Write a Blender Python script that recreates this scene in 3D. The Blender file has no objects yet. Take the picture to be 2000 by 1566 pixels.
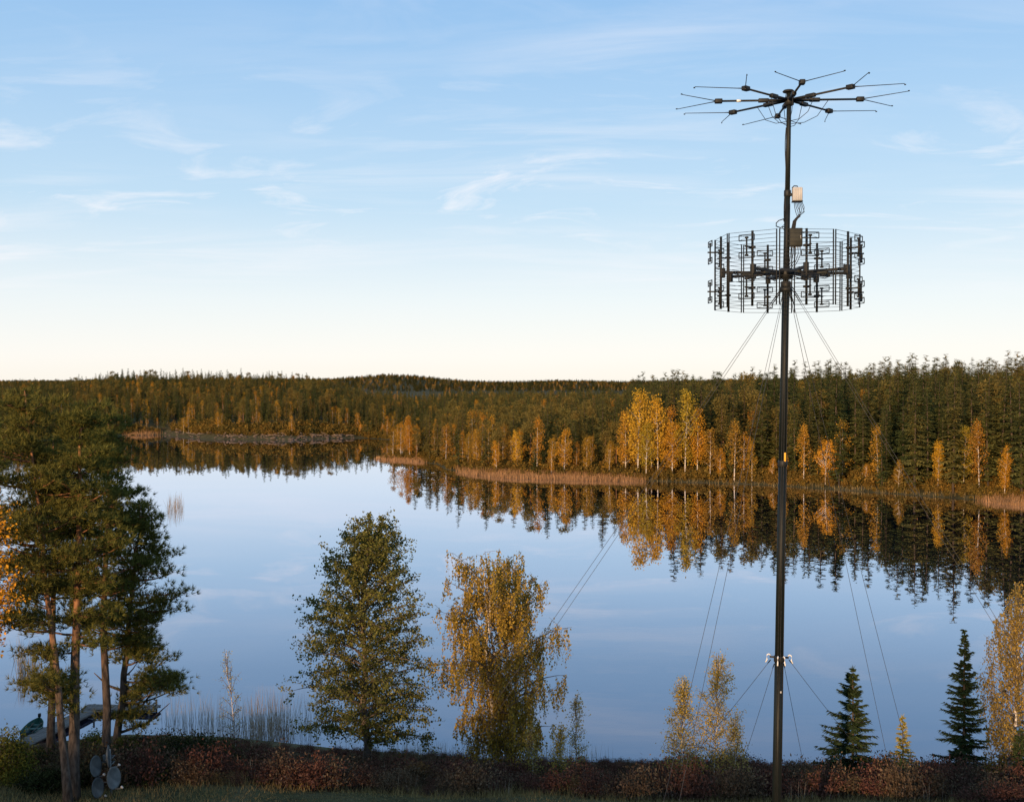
import bpy, math, random
import numpy as np
from mathutils import Vector, Matrix, Euler

# ------------------------------------------------------------------ camera
F, CX, CY, YH, CAM_H = 2300.0, 1000.0, 783.0, 750.0, 20.0
PITCH = math.atan((CY - YH) / F)
scene = bpy.context.scene
C = scene.collection
cam_d = bpy.data.cameras.new('camera')
cam = bpy.data.objects.new('camera', cam_d)
C.objects.link(cam)
cam.location = (0, 0, CAM_H)
cam.rotation_euler = (math.pi / 2 - PITCH, 0, 0)
cam_d.sensor_fit = 'HORIZONTAL'
cam_d.sensor_width = 36.0
cam_d.lens = 36.0 * F / 2000.0
cam_d.clip_start = 0.5
cam_d.clip_end = 20000
scene.camera = cam

# ------------------------------------------------------------------ world, sun, exposure
SUN_EL, SUN_DIR = math.radians(9.0), Vector((-0.42, -0.91, 0)).normalized()
to_sun = (SUN_DIR * math.cos(SUN_EL) + Vector((0, 0, math.sin(SUN_EL)))).normalized()
sun_d = bpy.data.lights.new('sun', 'SUN')
sun_d.energy = 5.0
sun_d.angle = math.radians(0.6)
sun_d.color = (1.0, 0.66, 0.36)
sun = bpy.data.objects.new('sun', sun_d)
C.objects.link(sun)
sun.rotation_euler = (-to_sun).to_track_quat('-Z', 'Y').to_euler()
sun.location = (-60, -60, 80)

world = bpy.data.worlds.new('World')
scene.world = world
world.use_nodes = True
NT = world.node_tree
for n in list(NT.nodes):
    NT.nodes.remove(n)


def nd(nt, typ, **kw):
    n = nt.nodes.new(typ)
    for k, v in kw.items():
        setattr(n, k, v)
    return n


def ramp(nt, stops, interp='LINEAR'):
    r = nt.nodes.new('ShaderNodeValToRGB')
    r.color_ramp.interpolation = interp
    el = r.color_ramp.elements
    while len(el) < len(stops):
        el.new(0.5)
    for e, (p, c) in zip(el, stops):
        e.position = p
        e.color = (c[0], c[1], c[2], 1) if hasattr(c, '__len__') else (c, c, c, 1)
    return r


def math_n(nt, op, a, b=None, clamp=False):
    m = nt.nodes.new('ShaderNodeMath')
    m.operation = op
    m.use_clamp = clamp
    for i, v in enumerate((a, b)):
        if v is None:
            continue
        if hasattr(v, 'links') or hasattr(v, 'is_linked'):
            nt.links.new(v, m.inputs[i])
        else:
            m.inputs[i].default_value = v
    return m.outputs[0]


def mixc(nt, fac, a, b, blend='MIX'):
    m = nt.nodes.new('ShaderNodeMix')
    m.data_type = 'RGBA'
    m.blend_type = blend
    for sock, v in ((m.inputs[0], fac), (m.inputs[6], a), (m.inputs[7], b)):
        if hasattr(v, 'is_linked'):
            nt.links.new(v, sock)
        elif hasattr(v, '__len__'):
            sock.default_value = (v[0], v[1], v[2], 1)
        else:
            sock.default_value = v
    return m.outputs[2]


tc = nd(NT, 'ShaderNodeTexCoord')
sep = nd(NT, 'ShaderNodeSeparateXYZ')
NT.links.new(tc.outputs['Generated'], sep.inputs[0])
sky = nd(NT, 'ShaderNodeTexSky', sky_type='NISHITA', sun_disc=False)
sky.sun_elevation = SUN_EL
sky.sun_rotation = math.atan2(SUN_DIR.x, SUN_DIR.y)
sky.altitude = 150
sky.air_density = 1.0
sky.dust_density = 0.6
sky.ozone_density = 1.5
zc = math_n(NT, 'MAXIMUM', sep.outputs['Z'], 0.0)
grad = ramp(NT, [(0.0, (1.0, .95, .87)), (0.022, (1.0, .975, .94)), (0.07, (.86, .92, .96)),
                 (0.15, (.55, .745, .925)), (0.235, (.41, .635, .90)), (0.32, (.30, .54, .87)),
                 (0.55, (.22, .43, .72)), (1.0, (.20, .36, .60))])
NT.links.new(zc, grad.inputs[0])
g10 = mixc(NT, 1.0, grad.outputs[0], (10, 10, 10), 'MULTIPLY')
base = mixc(NT, 0.85, sky.outputs[0], g10)
# thin high cloud: noise on a flat layer far overhead
den = math_n(NT, 'ADD', zc, 0.10)
px_ = math_n(NT, 'DIVIDE', sep.outputs['X'], den)
py_ = math_n(NT, 'DIVIDE', sep.outputs['Y'], den)
cmb = nd(NT, 'ShaderNodeCombineXYZ')
NT.links.new(px_, cmb.inputs[0])
NT.links.new(py_, cmb.inputs[1])
mp = nd(NT, 'ShaderNodeMapping')
mp.inputs['Rotation'].default_value = (0, 0, math.radians(-14))
mp.inputs['Scale'].default_value = (0.42, 1.5, 1)
mp.inputs['Location'].default_value = (2.3, 0.4, 0)
NT.links.new(cmb.outputs[0], mp.inputs[0])
nz = nd(NT, 'ShaderNodeTexNoise')
nz.inputs['Scale'].default_value = 1.7
nz.inputs['Detail'].default_value = 9
nz.inputs['Roughness'].default_value = 0.62
nz.inputs['Distortion'].default_value = 0.7
NT.links.new(mp.outputs[0], nz.inputs[0])
nz2 = nd(NT, 'ShaderNodeTexNoise')
nz2.inputs['Scale'].default_value = 0.55
nz2.inputs['Detail'].default_value = 3
NT.links.new(cmb.outputs[0], nz2.inputs[0])
cr = ramp(NT, [(0.47, 0.0), (0.78, 1.0)])
NT.links.new(nz.outputs[0], cr.inputs[0])
cr2 = ramp(NT, [(0.40, 0.0), (0.62, 1.0)])
NT.links.new(nz2.outputs[0], cr2.inputs[0])
hz = ramp(NT, [(0.05, 0.0), (0.13, 1.0), (0.24, 0.5), (0.32, 0.22)])
NT.links.new(zc, hz.inputs[0])
cf = math_n(NT, 'MULTIPLY', math_n(NT, 'MULTIPLY', cr.outputs[0], cr2.outputs[0]), hz.outputs[0])
cf = math_n(NT, 'MULTIPLY', cf, 1.0)
nz3 = nd(NT, 'ShaderNodeTexNoise')
nz3.inputs['Scale'].default_value = 2.6
nz3.inputs['Detail'].default_value = 8
nz3.inputs['Roughness'].default_value = 0.6
nz3.inputs['Distortion'].default_value = 1.0
mp3 = nd(NT, 'ShaderNodeMapping')
mp3.inputs['Scale'].default_value = (0.8, 1.0, 1)
mp3.inputs['Location'].default_value = (5.1, 1.7, 0)
rot3 = nd(NT, 'ShaderNodeMapping')
rot3.inputs['Rotation'].default_value = (0, 0, math.radians(14))
NT.links.new(cmb.outputs[0], rot3.inputs[0])
NT.links.new(rot3.outputs[0], mp3.inputs[0])
NT.links.new(mp3.outputs[0], nz3.inputs[0])
cr3 = ramp(NT, [(0.55, 0.0), (0.74, 1.0)])
NT.links.new(nz3.outputs[0], cr3.inputs[0])
hz3 = ramp(NT, [(0.10, 0.0), (0.145, 1.0), (0.20, .5), (0.27, .12)])
NT.links.new(zc, hz3.inputs[0])
cf3 = math_n(NT, 'MULTIPLY', math_n(NT, 'MULTIPLY', cr3.outputs[0], hz3.outputs[0]), 0.7)
skyc = mixc(NT, cf, base, (9.4, 9.1, 9.3))
skyc = mixc(NT, cf3, skyc, (9.7, 9.3, 9.4))
bg = nd(NT, 'ShaderNodeBackground')
bg.inputs[1].default_value = 0.10
NT.links.new(skyc, bg.inputs[0])
wo = nd(NT, 'ShaderNodeOutputWorld')
NT.links.new(bg.outputs[0], wo.inputs[0])

vs = scene.view_settings
vs.view_transform = 'Standard'
vs.look = 'None'
vs.exposure = 0.12
vs.gamma = 1.0
vs.use_curve_mapping = False
scene.render.engine = 'CYCLES'
scene.cycles.max_bounces = 6
scene.cycles.diffuse_bounces = 2
scene.cycles.glossy_bounces = 3
scene.cycles.transmission_bounces = 3
scene.cycles.transparent_max_bounces = 4
scene.cycles.use_denoising = True

# ------------------------------------------------------------------ helpers
CP, SP = math.cos(PITCH), math.sin(PITCH)


def at(px, py, Y):
    """world point seen at photo pixel (px, py) at forward distance Y"""
    u, v = (px - CX) / F, (CY - py) / F
    fwd = CP + v * SP
    up = -SP + v * CP
    t = Y / fwd
    return Vector((u * t, Y, CAM_H + up * t))


def to_px(p):
    x, y, z = p[0], p[1], p[2] - CAM_H
    d = y * CP - z * SP
    v = y * SP + z * CP
    return CX + F * x / d, CY - F * v / d


def tag(o, label=None, cat=None, group=None, kind=None):
    if label:
        o['label'] = label
    if cat:
        o['category'] = cat
    if group:
        o['group'] = group
    if kind:
        o['kind'] = kind
    return o


def empty(name, loc, label=None, cat=None, group=None):
    o = bpy.data.objects.new(name, None)
    o.empty_display_size = 0.3
    C.objects.link(o)
    o.location = loc
    return tag(o, label, cat, group)


class G:
    """collects vertices and faces for one mesh"""
    def __init__(self):
        self.v, self.f, self.n = [], [], 0

    def add(self, v, f):
        v = np.asarray(v, dtype=np.float32).reshape(-1, 3)
        f = np.asarray(f, dtype=np.int32)
        if f.ndim == 1:
            f = f.reshape(1, -1)
        self.v.append(v)
        self.f.append(f + self.n)
        self.n += len(v)
        return self

    def mesh(self, name, mat=None, smooth=False):
        me = bpy.data.meshes.new(name)
        if self.n:
            V = np.concatenate(self.v)
            me.vertices.add(len(V))
            me.vertices.foreach_set('co', V.ravel())
            loops = np.concatenate([f.ravel() for f in self.f])
            tot = np.concatenate([np.full(len(f), f.shape[1], np.int32) for f in self.f])
            start = np.concatenate([[0], np.cumsum(tot)[:-1]]).astype(np.int32)
            me.loops.add(len(loops))
            me.loops.foreach_set('vertex_index', loops)
            me.polygons.add(len(tot))
            me.polygons.foreach_set('loop_start', start)
            me.polygons.foreach_set('loop_total', tot)
            if smooth:
                me.polygons.foreach_set('use_smooth', np.ones(len(tot), bool))
            me.update(calc_edges=True)
            me.validate()
        if mat:
            me.materials.append(mat)
        return me

    def obj(self, name, mat, parent=None, smooth=False, loc=None):
        return link(name, self.mesh(name, mat, smooth), parent, loc)

    # shapes
    def tube(self, pts, rad, sides=6, caps=True):
        P = np.asarray(pts, dtype=np.float64)
        n = len(P)
        R = np.broadcast_to(np.asarray(rad, dtype=np.float64), (n,))
        T = np.gradient(P, axis=0)
        T /= (np.linalg.norm(T, axis=1, keepdims=True) + 1e-9)
        mean = T.mean(0)
        ref = np.array([1.0, 0, 0]) if abs(mean[2]) > 0.7 else np.array([0, 0, 1.0])
        A = np.cross(T, ref)
        A /= (np.linalg.norm(A, axis=1, keepdims=True) + 1e-9)
        B = np.cross(T, A)
        an = np.arange(sides) * 2 * np.pi / sides
        ring = (A[:, None, :] * np.cos(an)[None, :, None] + B[:, None, :] * np.sin(an)[None, :, None]) * R[:, None, None]
        V = (P[:, None, :] + ring).reshape(-1, 3)
        i = np.arange(n - 1)[:, None] * sides
        j = np.arange(sides)[None, :]
        k = (j + 1) % sides
        q = np.stack([i + j, i + k, i + sides + k, i + sides + j], -1).reshape(-1, 4)
        base = self.n
        self.add(V, q)
        if caps and sides > 2:
            self.f.append(np.array([list(range(base + sides - 1, base - 1, -1))], np.int32))
            self.f.append(np.array([list(range(base + (n - 1) * sides, base + n * sides))], np.int32))
        return self

    def box(self, c, half, rot=None):
        s = np.array([[-1, -1, -1], [1, -1, -1], [1, 1, -1], [-1, 1, -1], [-1, -1, 1], [1, -1, 1], [1, 1, 1], [-1, 1, 1]], float)
        v = s * np.asarray(half, float)
        if rot is not None:
            v = v @ np.array(rot.to_3x3()).T
        v = v + np.asarray(c, float)
        return self.add(v, [[0, 3, 2, 1], [4, 5, 6, 7], [0, 1, 5, 4], [1, 2, 6, 5], [2, 3, 7, 6], [3, 0, 4, 7]])

    def bevbox(self, c, half, b, rot=None):
        """box with chamfered vertical and horizontal edges, as a bmesh bevel would give"""
        import bmesh
        bm = bmesh.new()
        bmesh.ops.create_cube(bm, size=2)
        for v in bm.verts:
            v.co = Vector((v.co.x * half[0], v.co.y * half[1], v.co.z * half[2]))
        bmesh.ops.bevel(bm, geom=list(bm.edges), offset=b, segments=2, affect='EDGES', profile=0.6)
        bm.verts.index_update()
        M = rot.to_3x3() if rot is not None else Matrix.Identity(3)
        V = [tuple(M @ v.co + Vector(c)) for v in bm.verts]
        byn = {}
        for f in bm.faces:
            byn.setdefault(len(f.verts), []).append([v.index for v in f.verts])
        b0 = self.n
        self.v.append(np.array(V, np.float32))
        self.n += len(V)
        for k, fs in byn.items():
            self.f.append(np.array(fs, np.int32) + b0)
        bm.free()
        return self

    def leaves(self, cen, size, aspect, rng, vert=0.0):
        """one diamond-shaped leaf at every centre; vert > 0 turns the long axis downwards"""
        cen = np.asarray(cen)
        n = len(cen)
        u = rng.normal(size=(n, 3))
        u[:, 2] -= vert * 2.5
        u /= np.linalg.norm(u, axis=1, keepdims=True)
        w = rng.normal(size=(n, 3))
        v = np.cross(u, w)
        v /= np.linalg.norm(v, axis=1, keepdims=True)
        s = size * rng.uniform(0.6, 1.3, (n, 1))
        V = np.stack([cen - u * s, cen + v * s * aspect - u * s * .15, cen + u * s, cen - v * s * aspect - u * s * .15], 1).reshape(-1, 3)
        f = np.arange(n * 4).reshape(-1, 4)
        return self.add(V, f)

    def tufts(self, cen, axis, n, length, width, rng, spread=0.9):
        """n needles of one triangle each, radiating from every centre round its axis"""
        cen = np.repeat(np.asarray(cen), n, 0)
        ax = np.repeat(np.asarray(axis), n, 0)
        d = ax + rng.normal(size=cen.shape) * spread
        d /= np.linalg.norm(d, axis=1, keepdims=True)
        s = np.cross(d, rng.normal(size=cen.shape))
        s /= np.linalg.norm(s, axis=1, keepdims=True)
        L = length * rng.uniform(.7, 1.25, (len(cen), 1))
        V = np.stack([cen - s * width, cen + s * width, cen + d * L], 1).reshape(-1, 3)
        return self.add(V, np.arange(len(cen) * 3).reshape(-1, 3))


def link(name, me, parent=None, loc=None):
    o = bpy.data.objects.new(name, me)
    C.objects.link(o)
    if parent is not None:
        o.parent = parent
    if loc is not None:
        o.location = loc
    return o


def setp(b, **kw):
    for k, v in kw.items():
        s = b.inputs[k]
        s.default_value = (v[0], v[1], v[2], 1) if hasattr(v, '__len__') else v


def new_mat(name):
    m = bpy.data.materials.new(name)
    m.use_nodes = True
    nt = m.node_tree
    for n in list(nt.nodes):
        nt.nodes.remove(n)
    out = nd(nt, 'ShaderNodeOutputMaterial')
    return m, nt, out


def leaf_mat(name, cols, trans=0.3, vary=0.5, tmul=1.25, stand=0.0):
    """foliage: one colour per plant out of cols, brightness differing leaf by leaf"""
    m, nt, out = new_mat(name)
    oi = nd(nt, 'ShaderNodeObjectInfo')
    ge = nd(nt, 'ShaderNodeNewGeometry')
    st = [(i / max(1, len(cols) - 1), c) for i, c in enumerate(cols)]
    r = ramp(nt, st)
    mixr = math_n(nt, 'ADD', math_n(nt, 'MULTIPLY', oi.outputs['Random'], 0.72), math_n(nt, 'MULTIPLY', ge.outputs['Random Per Island'], 0.28))
    if stand:
        sn = nd(nt, 'ShaderNodeTexNoise')
        sn.inputs['Scale'].default_value = stand
        sn.inputs['Detail'].default_value = 2
        nt.links.new(oi.outputs['Location'], sn.inputs[0])
        mr = nd(nt, 'ShaderNodeMapRange')
        mr.inputs['From Min'].default_value = .32
        mr.inputs['From Max'].default_value = .68
        nt.links.new(sn.outputs[0], mr.inputs['Value'])
        mixr = math_n(nt, 'ADD', math_n(nt, 'MULTIPLY', mixr, .5), math_n(nt, 'MULTIPLY', mr.outputs[0], .5))
    nt.links.new(mixr, r.inputs[0])
    br = math_n(nt, 'ADD', math_n(nt, 'MULTIPLY', ge.outputs['Random Per Island'], vary * 2), 1.0 - vary)
    cm = nd(nt, 'ShaderNodeCombineColor')
    for i in range(3):
        nt.links.new(br, cm.inputs[i])
    col = mixc(nt, 1.0, r.outputs[0], cm.outputs[0], 'MULTIPLY')
    d = nd(nt, 'ShaderNodeBsdfDiffuse')
    nt.links.new(col, d.inputs[0])
    t = nd(nt, 'ShaderNodeBsdfTranslucent')
    nt.links.new(mixc(nt, 1.0, col, (tmul, tmul, tmul * .8), 'MULTIPLY'), t.inputs[0])
    mx = nd(nt, 'ShaderNodeMixShader')
    mx.inputs[0].default_value = trans
    nt.links.new(d.outputs[0], mx.inputs[1])
    nt.links.new(t.outputs[0], mx.inputs[2])
    nt.links.new(mx.outputs[0], out.inputs[0])
    return m


def noise_mat(name, c1, c2, scale=4.0, rough=0.85, detail=6, stretch=(1, 1, 1), bump=0.0, metallic=0.0, lo=.35, hi=.65, spec=0.2):
    m, nt, out = new_mat(name)
    b = nd(nt, 'ShaderNodeBsdfPrincipled')
    setp(b, Roughness=rough, Metallic=metallic)
    b.inputs['Specular IOR Level'].default_value = spec
    t = nd(nt, 'ShaderNodeTexCoord')
    mpn = nd(nt, 'ShaderNodeMapping')
    mpn.inputs['Scale'].default_value = stretch
    nt.links.new(t.outputs['Object'], mpn.inputs[0])
    n = nd(nt, 'ShaderNodeTexNoise')
    n.inputs['Scale'].default_value = scale
    n.inputs['Detail'].default_value = detail
    nt.links.new(mpn.outputs[0], n.inputs[0])
    r = ramp(nt, [(lo, c1), (hi, c2)])
    nt.links.new(n.outputs[0], r.inputs[0])
    nt.links.new(r.outputs[0], b.inputs['Base Color'])
    if bump:
        bp = nd(nt, 'ShaderNodeBump')
        bp.inputs['Strength'].default_value = 0.8
        bp.inputs['Distance'].default_value = bump
        nt.links.new(n.outputs[0], bp.inputs['Height'])
        nt.links.new(bp.outputs[0], b.inputs['Normal'])
    nt.links.new(b.outputs[0], out.inputs[0])
    return m


def bark_pine_mat():
    """grey-brown plates at the foot of the trunk, thin orange bark higher up"""
    m, nt, out = new_mat('pine_bark')
    b = nd(nt, 'ShaderNodeBsdfPrincipled')
    setp(b, Roughness=0.9)
    b.inputs['Specular IOR Level'].default_value = 0.1
    t = nd(nt, 'ShaderNodeTexCoord')
    sp = nd(nt, 'ShaderNodeSeparateXYZ')
    nt.links.new(t.outputs['Object'], sp.inputs[0])
    mpn = nd(nt, 'ShaderNodeMapping')
    mpn.inputs['Scale'].default_value = (1, 1, .35)
    nt.links.new(t.outputs['Object'], mpn.inputs[0])
    n = nd(nt, 'ShaderNodeTexNoise')
    n.inputs['Scale'].default_value = 9
    n.inputs['Detail'].default_value = 6
    nt.links.new(mpn.outputs[0], n.inputs[0])
    h = math_n(nt, 'ADD', math_n(nt, 'MULTIPLY', sp.outputs['Z'], 0.1), math_n(nt, 'MULTIPLY', n.outputs[0], 0.3))
    r = ramp(nt, [(.3, (.080, .066, .056)), (.55, (.125, .088, .064)), (.85, (.24, .12, .062)), (1, (.28, .135, .066))])
    nt.links.new(h, r.inputs[0])
    r2 = ramp(nt, [(.35, (.45, .45, .45)), (.62, (1.25, 1.25, 1.25))])
    nt.links.new(n.outputs[0], r2.inputs[0])
    nt.links.new(mixc(nt, 1.0, r.outputs[0], r2.outputs[0], 'MULTIPLY'), b.inputs['Base Color'])
    bp = nd(nt, 'ShaderNodeBump')
    bp.inputs['Distance'].default_value = 0.05
    nt.links.new(n.outputs[0], bp.inputs['Height'])
    nt.links.new(bp.outputs[0], b.inputs['Normal'])
    nt.links.new(b.outputs[0], out.inputs[0])
    return m


M = {}
M['spruce'] = leaf_mat('spruce_needles', [(.040, .056, .022), (.060, .076, .027), (.085, .094, .031), (.12, .112, .035), (.17, .132, .039), (.215, .142, .042)], .22, .5, stand=.022)
M['pine_far'] = leaf_mat('pine_needles_far', [(.12, .108, .034), (.165, .130, .038), (.20, .135, .042)], .22, .45, stand=.02)
M['birch_far'] = leaf_mat('birch_leaves_far', [(.22, .155, .030), (.36, .21, .032), (.48, .245, .032), (.38, .17, .028), (.26, .16, .032), (.54, .29, .034)], .35, .45)
M['birch_orange'] = leaf_mat('birch_leaves_orange', [(.62, .30, .03), (.70, .34, .035)], .35, .3)
M['birch_yellow'] = leaf_mat('birch_leaves_yellow', [(.52, .31, .034), (.58, .33, .038)], .35, .35)
M['birch_gold'] = leaf_mat('birch_leaves_gold', [(.46, .24, .03), (.54, .27, .03)], .35, .35)
M['birch_olive'] = leaf_mat('birch_leaves_olive', [(.32, .25, .03), (.40, .27, .035)], .35, .35)
M['pine'] = leaf_mat('pine_needles', [(.085, .096, .026), (.125, .124, .032), (.155, .132, .034)], .25, .55)
M['alder'] = leaf_mat('alder_leaves', [(.100, .116, .034), (.135, .140, .038), (.165, .142, .040)], .35, .55)
M['weeping'] = leaf_mat('weeping_birch_leaves', [(.32, .235, .040), (.43, .26, .048), (.45, .24, .055)], .4, .5)
M['birch_pale'] = leaf_mat('pale_birch_leaves', [(.27, .20, .05), (.38, .24, .06)], .4, .5)
M['sapling'] = leaf_mat('sapling_leaves', [(.40, .30, .07), (.50, .34, .08)], .4, .4)
M['sapling_pale'] = leaf_mat('sapling_leaves_pale', [(.32, .28, .08), (.38, .28, .09)], .35, .4)
M['larch'] = leaf_mat('larch_needles', [(.36, .32, .07), (.42, .33, .08)], .3, .4)
M['dark_spruce'] = leaf_mat('young_spruce_needles', [(.038, .058, .024), (.066, .082, .030)], .18, .6)
M['shrub'] = leaf_mat('shrub_leaves', [(.055, .058, .028), (.085, .080, .034), (.060, .044, .034), (.115, .054, .040), (.13, .056, .042), (.085, .050, .038), (.14, .10, .060), (.115, .070, .046), (.070, .066, .032), (.10, .046, .038)], .25, .55, stand=.35)
M['bush_dark'] = leaf_mat('dark_bush_leaves', [(.030, .036, .016), (.048, .050, .018)], .25, .6)
M['bush_green'] = leaf_mat('green_bush_leaves', [(.095, .105, .022), (.14, .13, .026)], .3, .5)
M['bush_orange'] = leaf_mat('orange_bush_leaves', [(.12, .070, .032), (.16, .085, .034)], .3, .5)
M['grass'] = leaf_mat('grass_blades', [(.17, .13, .05), (.28, .20, .09), (.20, .15, .055)], .25, .45)
M['understory'] = leaf_mat('understory_leaves', [(.085, .075, .022), (.15, .105, .026), (.23, .13, .03), (.11, .085, .024), (.30, .17, .03)], .3, .5)
M['reed'] = leaf_mat('reed_stems', [(.24, .18, .12), (.32, .23, .15)], .2, .4)
M['reed_far'] = leaf_mat('reed_stems_far', [(.34, .19, .09), (.41, .23, .11)], .15, .35)
M['reed_grey'] = leaf_mat('reed_stems_grey', [(.22, .19, .15), (.31, .25, .19)], .2, .45)
M['bark_pine'] = bark_pine_mat()
M['bark_dark'] = noise_mat('spruce_bark', (.055, .042, .032), (.11, .08, .058), 6)
M['bark_far_pine'] = noise_mat('pine_bark_far', (.20, .11, .065), (.30, .16, .085), 3)
M['bark_alder'] = noise_mat('alder_bark', (.085, .068, .055), (.20, .15, .115), 8, stretch=(1, 1, .4), bump=.02)
M['bark_birch'] = noise_mat('birch_bark', (.10, .085, .075), (.62, .55, .48), 2.2, stretch=(1, 1, 3.5), lo=.36, hi=.50)
M['mast'] = noise_mat('mast_painted_metal', (.005, .008, .0075), (.011, .015, .014), 1.2, .55, stretch=(1, 1, .12), spec=.3)
M['antenna'] = noise_mat('antenna_dark_metal', (.010, .011, .011), (.020, .021, .020), 5, .55, spec=.3)
M['wire'] = noise_mat('steel_wire', (.040, .040, .040), (.065, .063, .06), 3, .6, spec=.3)
M['cable'] = noise_mat('black_cable', (.014, .014, .016), (.028, .028, .03), 8, .5)
M['beige'] = noise_mat('beige_plastic', (.44, .43, .42), (.54, .53, .52), 5, .6)
M['olive_box'] = noise_mat('olive_painted_box', (.028, .029, .023), (.045, .045, .036), 3, .55)
M['white'] = noise_mat('white_fitting', (.70, .67, .62), (.82, .80, .76), 9, .5)
M['marker'] = noise_mat('amber_marker', (.75, .36, .03), (.85, .45, .05), 4, .5)
M['dish'] = noise_mat('grey_dish_enamel', (.085, .092, .092), (.14, .148, .148), 5, .55, spec=.3)
M['galv'] = noise_mat('galvanised_steel', (.36, .36, .35), (.52, .51, .49), 12, .5)
M['dock'] = noise_mat('weathered_plank', (.09, .076, .066), (.19, .16, .14), 6, .9, stretch=(.4, 3, 3), bump=.004)
M['boat'] = noise_mat('green_boat_paint', (.022, .075, .055), (.040, .115, .085), 3, .45, spec=.4)
M['boat_in'] = noise_mat('boat_inside_paint', (.05, .10, .08), (.09, .16, .13), 4, .6)
M['boat_dark'] = noise_mat('boat_dark_hull', (.018, .024, .022), (.034, .042, .038), 4, .5)
M['black'] = noise_mat('black_rubber', (.012, .012, .013), (.026, .026, .028), 8, .5)
M['rock'] = noise_mat('shore_rock', (.075, .054, .042), (.19, .138, .105), 1.6, .9, bump=.05)
M['log'] = noise_mat('drift_log', (.12, .088, .064), (.23, .17, .125), 3, .9, stretch=(.4, 2, 2))


# ------------------------------------------------------------------ lake outline and ground
LAKE = np.array([(-320, 60), (-120, 66), (-60, 65.5), (-34, 64.5), (-27, 65), (-22, 67), (-16, 66.5), (-9, 64.2), (0, 62.3), (12, 61.6), (28, 61),
                 (50, 59), (90, 48), (150, 25), (210, 60), (190, 120), (140, 158), (108, 178), (93, 190), (85, 197), (77, 207), (66, 218), (57, 227), (50, 233),
                 (38, 238), (27, 243), (13, 250), (0, 254), (-8, 262), (-15.5, 275), (-18.5, 292), (-24, 303), (-36.5, 314), (-35, 318), (-22, 330), (-16, 360),
                 (-26, 395), (-46, 425), (-57, 437), (-68, 430), (-80, 420), (-95, 424), (-107, 427), (-122, 440), (-139, 466), (-151, 458),
                 (-165, 420), (-190, 360), (-260, 320), (-340, 220)], float)
SEG_A, SEG_B = LAKE, np.roll(LAKE, -1, 0)


def shore_dist(X, Y):
    """signed distance to the shoreline, positive on land"""
    X, Y = np.asarray(X, float), np.asarray(Y, float)
    sh = X.shape
    x, y = X.ravel(), Y.ravel()
    best = np.full(x.shape, 1e12)
    inside = np.zeros(x.shape, bool)
    for (ax, ay), (bx, by) in zip(SEG_A, SEG_B):
        dx, dy = bx - ax, by - ay
        t = np.clip(((x - ax) * dx + (y - ay) * dy) / (dx * dx + dy * dy), 0, 1)
        best = np.minimum(best, (x - ax - t * dx) ** 2 + (y - ay - t * dy) ** 2)
        cond = ((ay > y) != (by > y))
        xi = ax + (y - ay) / (by - ay + 1e-12) * dx
        inside ^= cond & (x < xi)
    d = np.sqrt(best)
    return np.where(inside, -d, d).reshape(sh)


def sstep(a, b, x):
    t = np.clip((x - a) / (b - a), 0, 1)
    return t * t * (3 - 2 * t)


def wob(X, Y, s):
    return (np.sin(X * s * 1.1 + 1.3) * np.cos(Y * s * .9 + .4) + .5 * np.sin(X * s * 2.3 - Y * s * 1.7 + 2.1)) / 1.5


def height(X, Y):
    X, Y = np.asarray(X, float), np.asarray(Y, float)
    d = shore_dist(X, Y)
    ld = np.maximum(d, 0)
    # near bank: up from the water to a lawn, then a wooded rise behind the camera
    near = np.interp(ld, [0, 1.5, 4, 10, 20, 26, 45, 70, 110, 170, 260], [0, .35, .85, 2.1, 5.0, 5.9, 6.6, 7.2, 8.8, 13.6, 16]) + .12 * wob(X, Y, .45) * sstep(2, 8, ld)
    # far bank
    a = X / np.maximum(Y, 60)
    wr = sstep(.12, .36, a)
    wl = sstep(-.10, -.20, a) * (1 - .45 * sstep(-.33, -.39, a))
    D = np.sqrt(X * X + Y * Y)
    base = np.interp(ld, [0, 2, 8, 60, 400], [0, .35, .7, 1.4, 2.0])
    right = wr * np.interp(ld, [0, 10, 65, 130, 300], [0, .6, 3.0, 4.4, 5.4])
    left = wl * np.interp(ld, [0, 4, 14, 170, 230, 420], [0, .7, 2.6, 11.5, 12.5, 11])
    farh = sstep(2600, 4300, D) * (13 + 26 * np.exp(-((a + .10) / .045) ** 2) + 6 * np.exp(-((a - .05) / .035) ** 2) + 5 * np.exp(-((a - .20) / .05) ** 2) + 3 * wob(X, Y, .0016))
    far = base + right + left + farh + .5 * wob(X, Y, .035) * sstep(10, 60, ld)
    w = sstep(90, 150, Y + np.abs(X) * .18)
    h = near * (1 - w) + far * w
    under = np.interp(-d, [0, 2, 10, 40, 200], [0, -.35, -1.3, -3, -6])
    return np.where(d > 0, h, under)


def shore_D(px, inland, d0, d1):
    """first distance along the ray of photo column px that lies so far inland"""
    D = np.arange(d0, d1, .5)
    d = shore_dist((px - CX) / F * D, D)
    k = np.argmax(d > inland)
    return float(D[k])


def gz(x, y):
    return float(height(np.array([x]), np.array([y]))[0])


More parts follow.
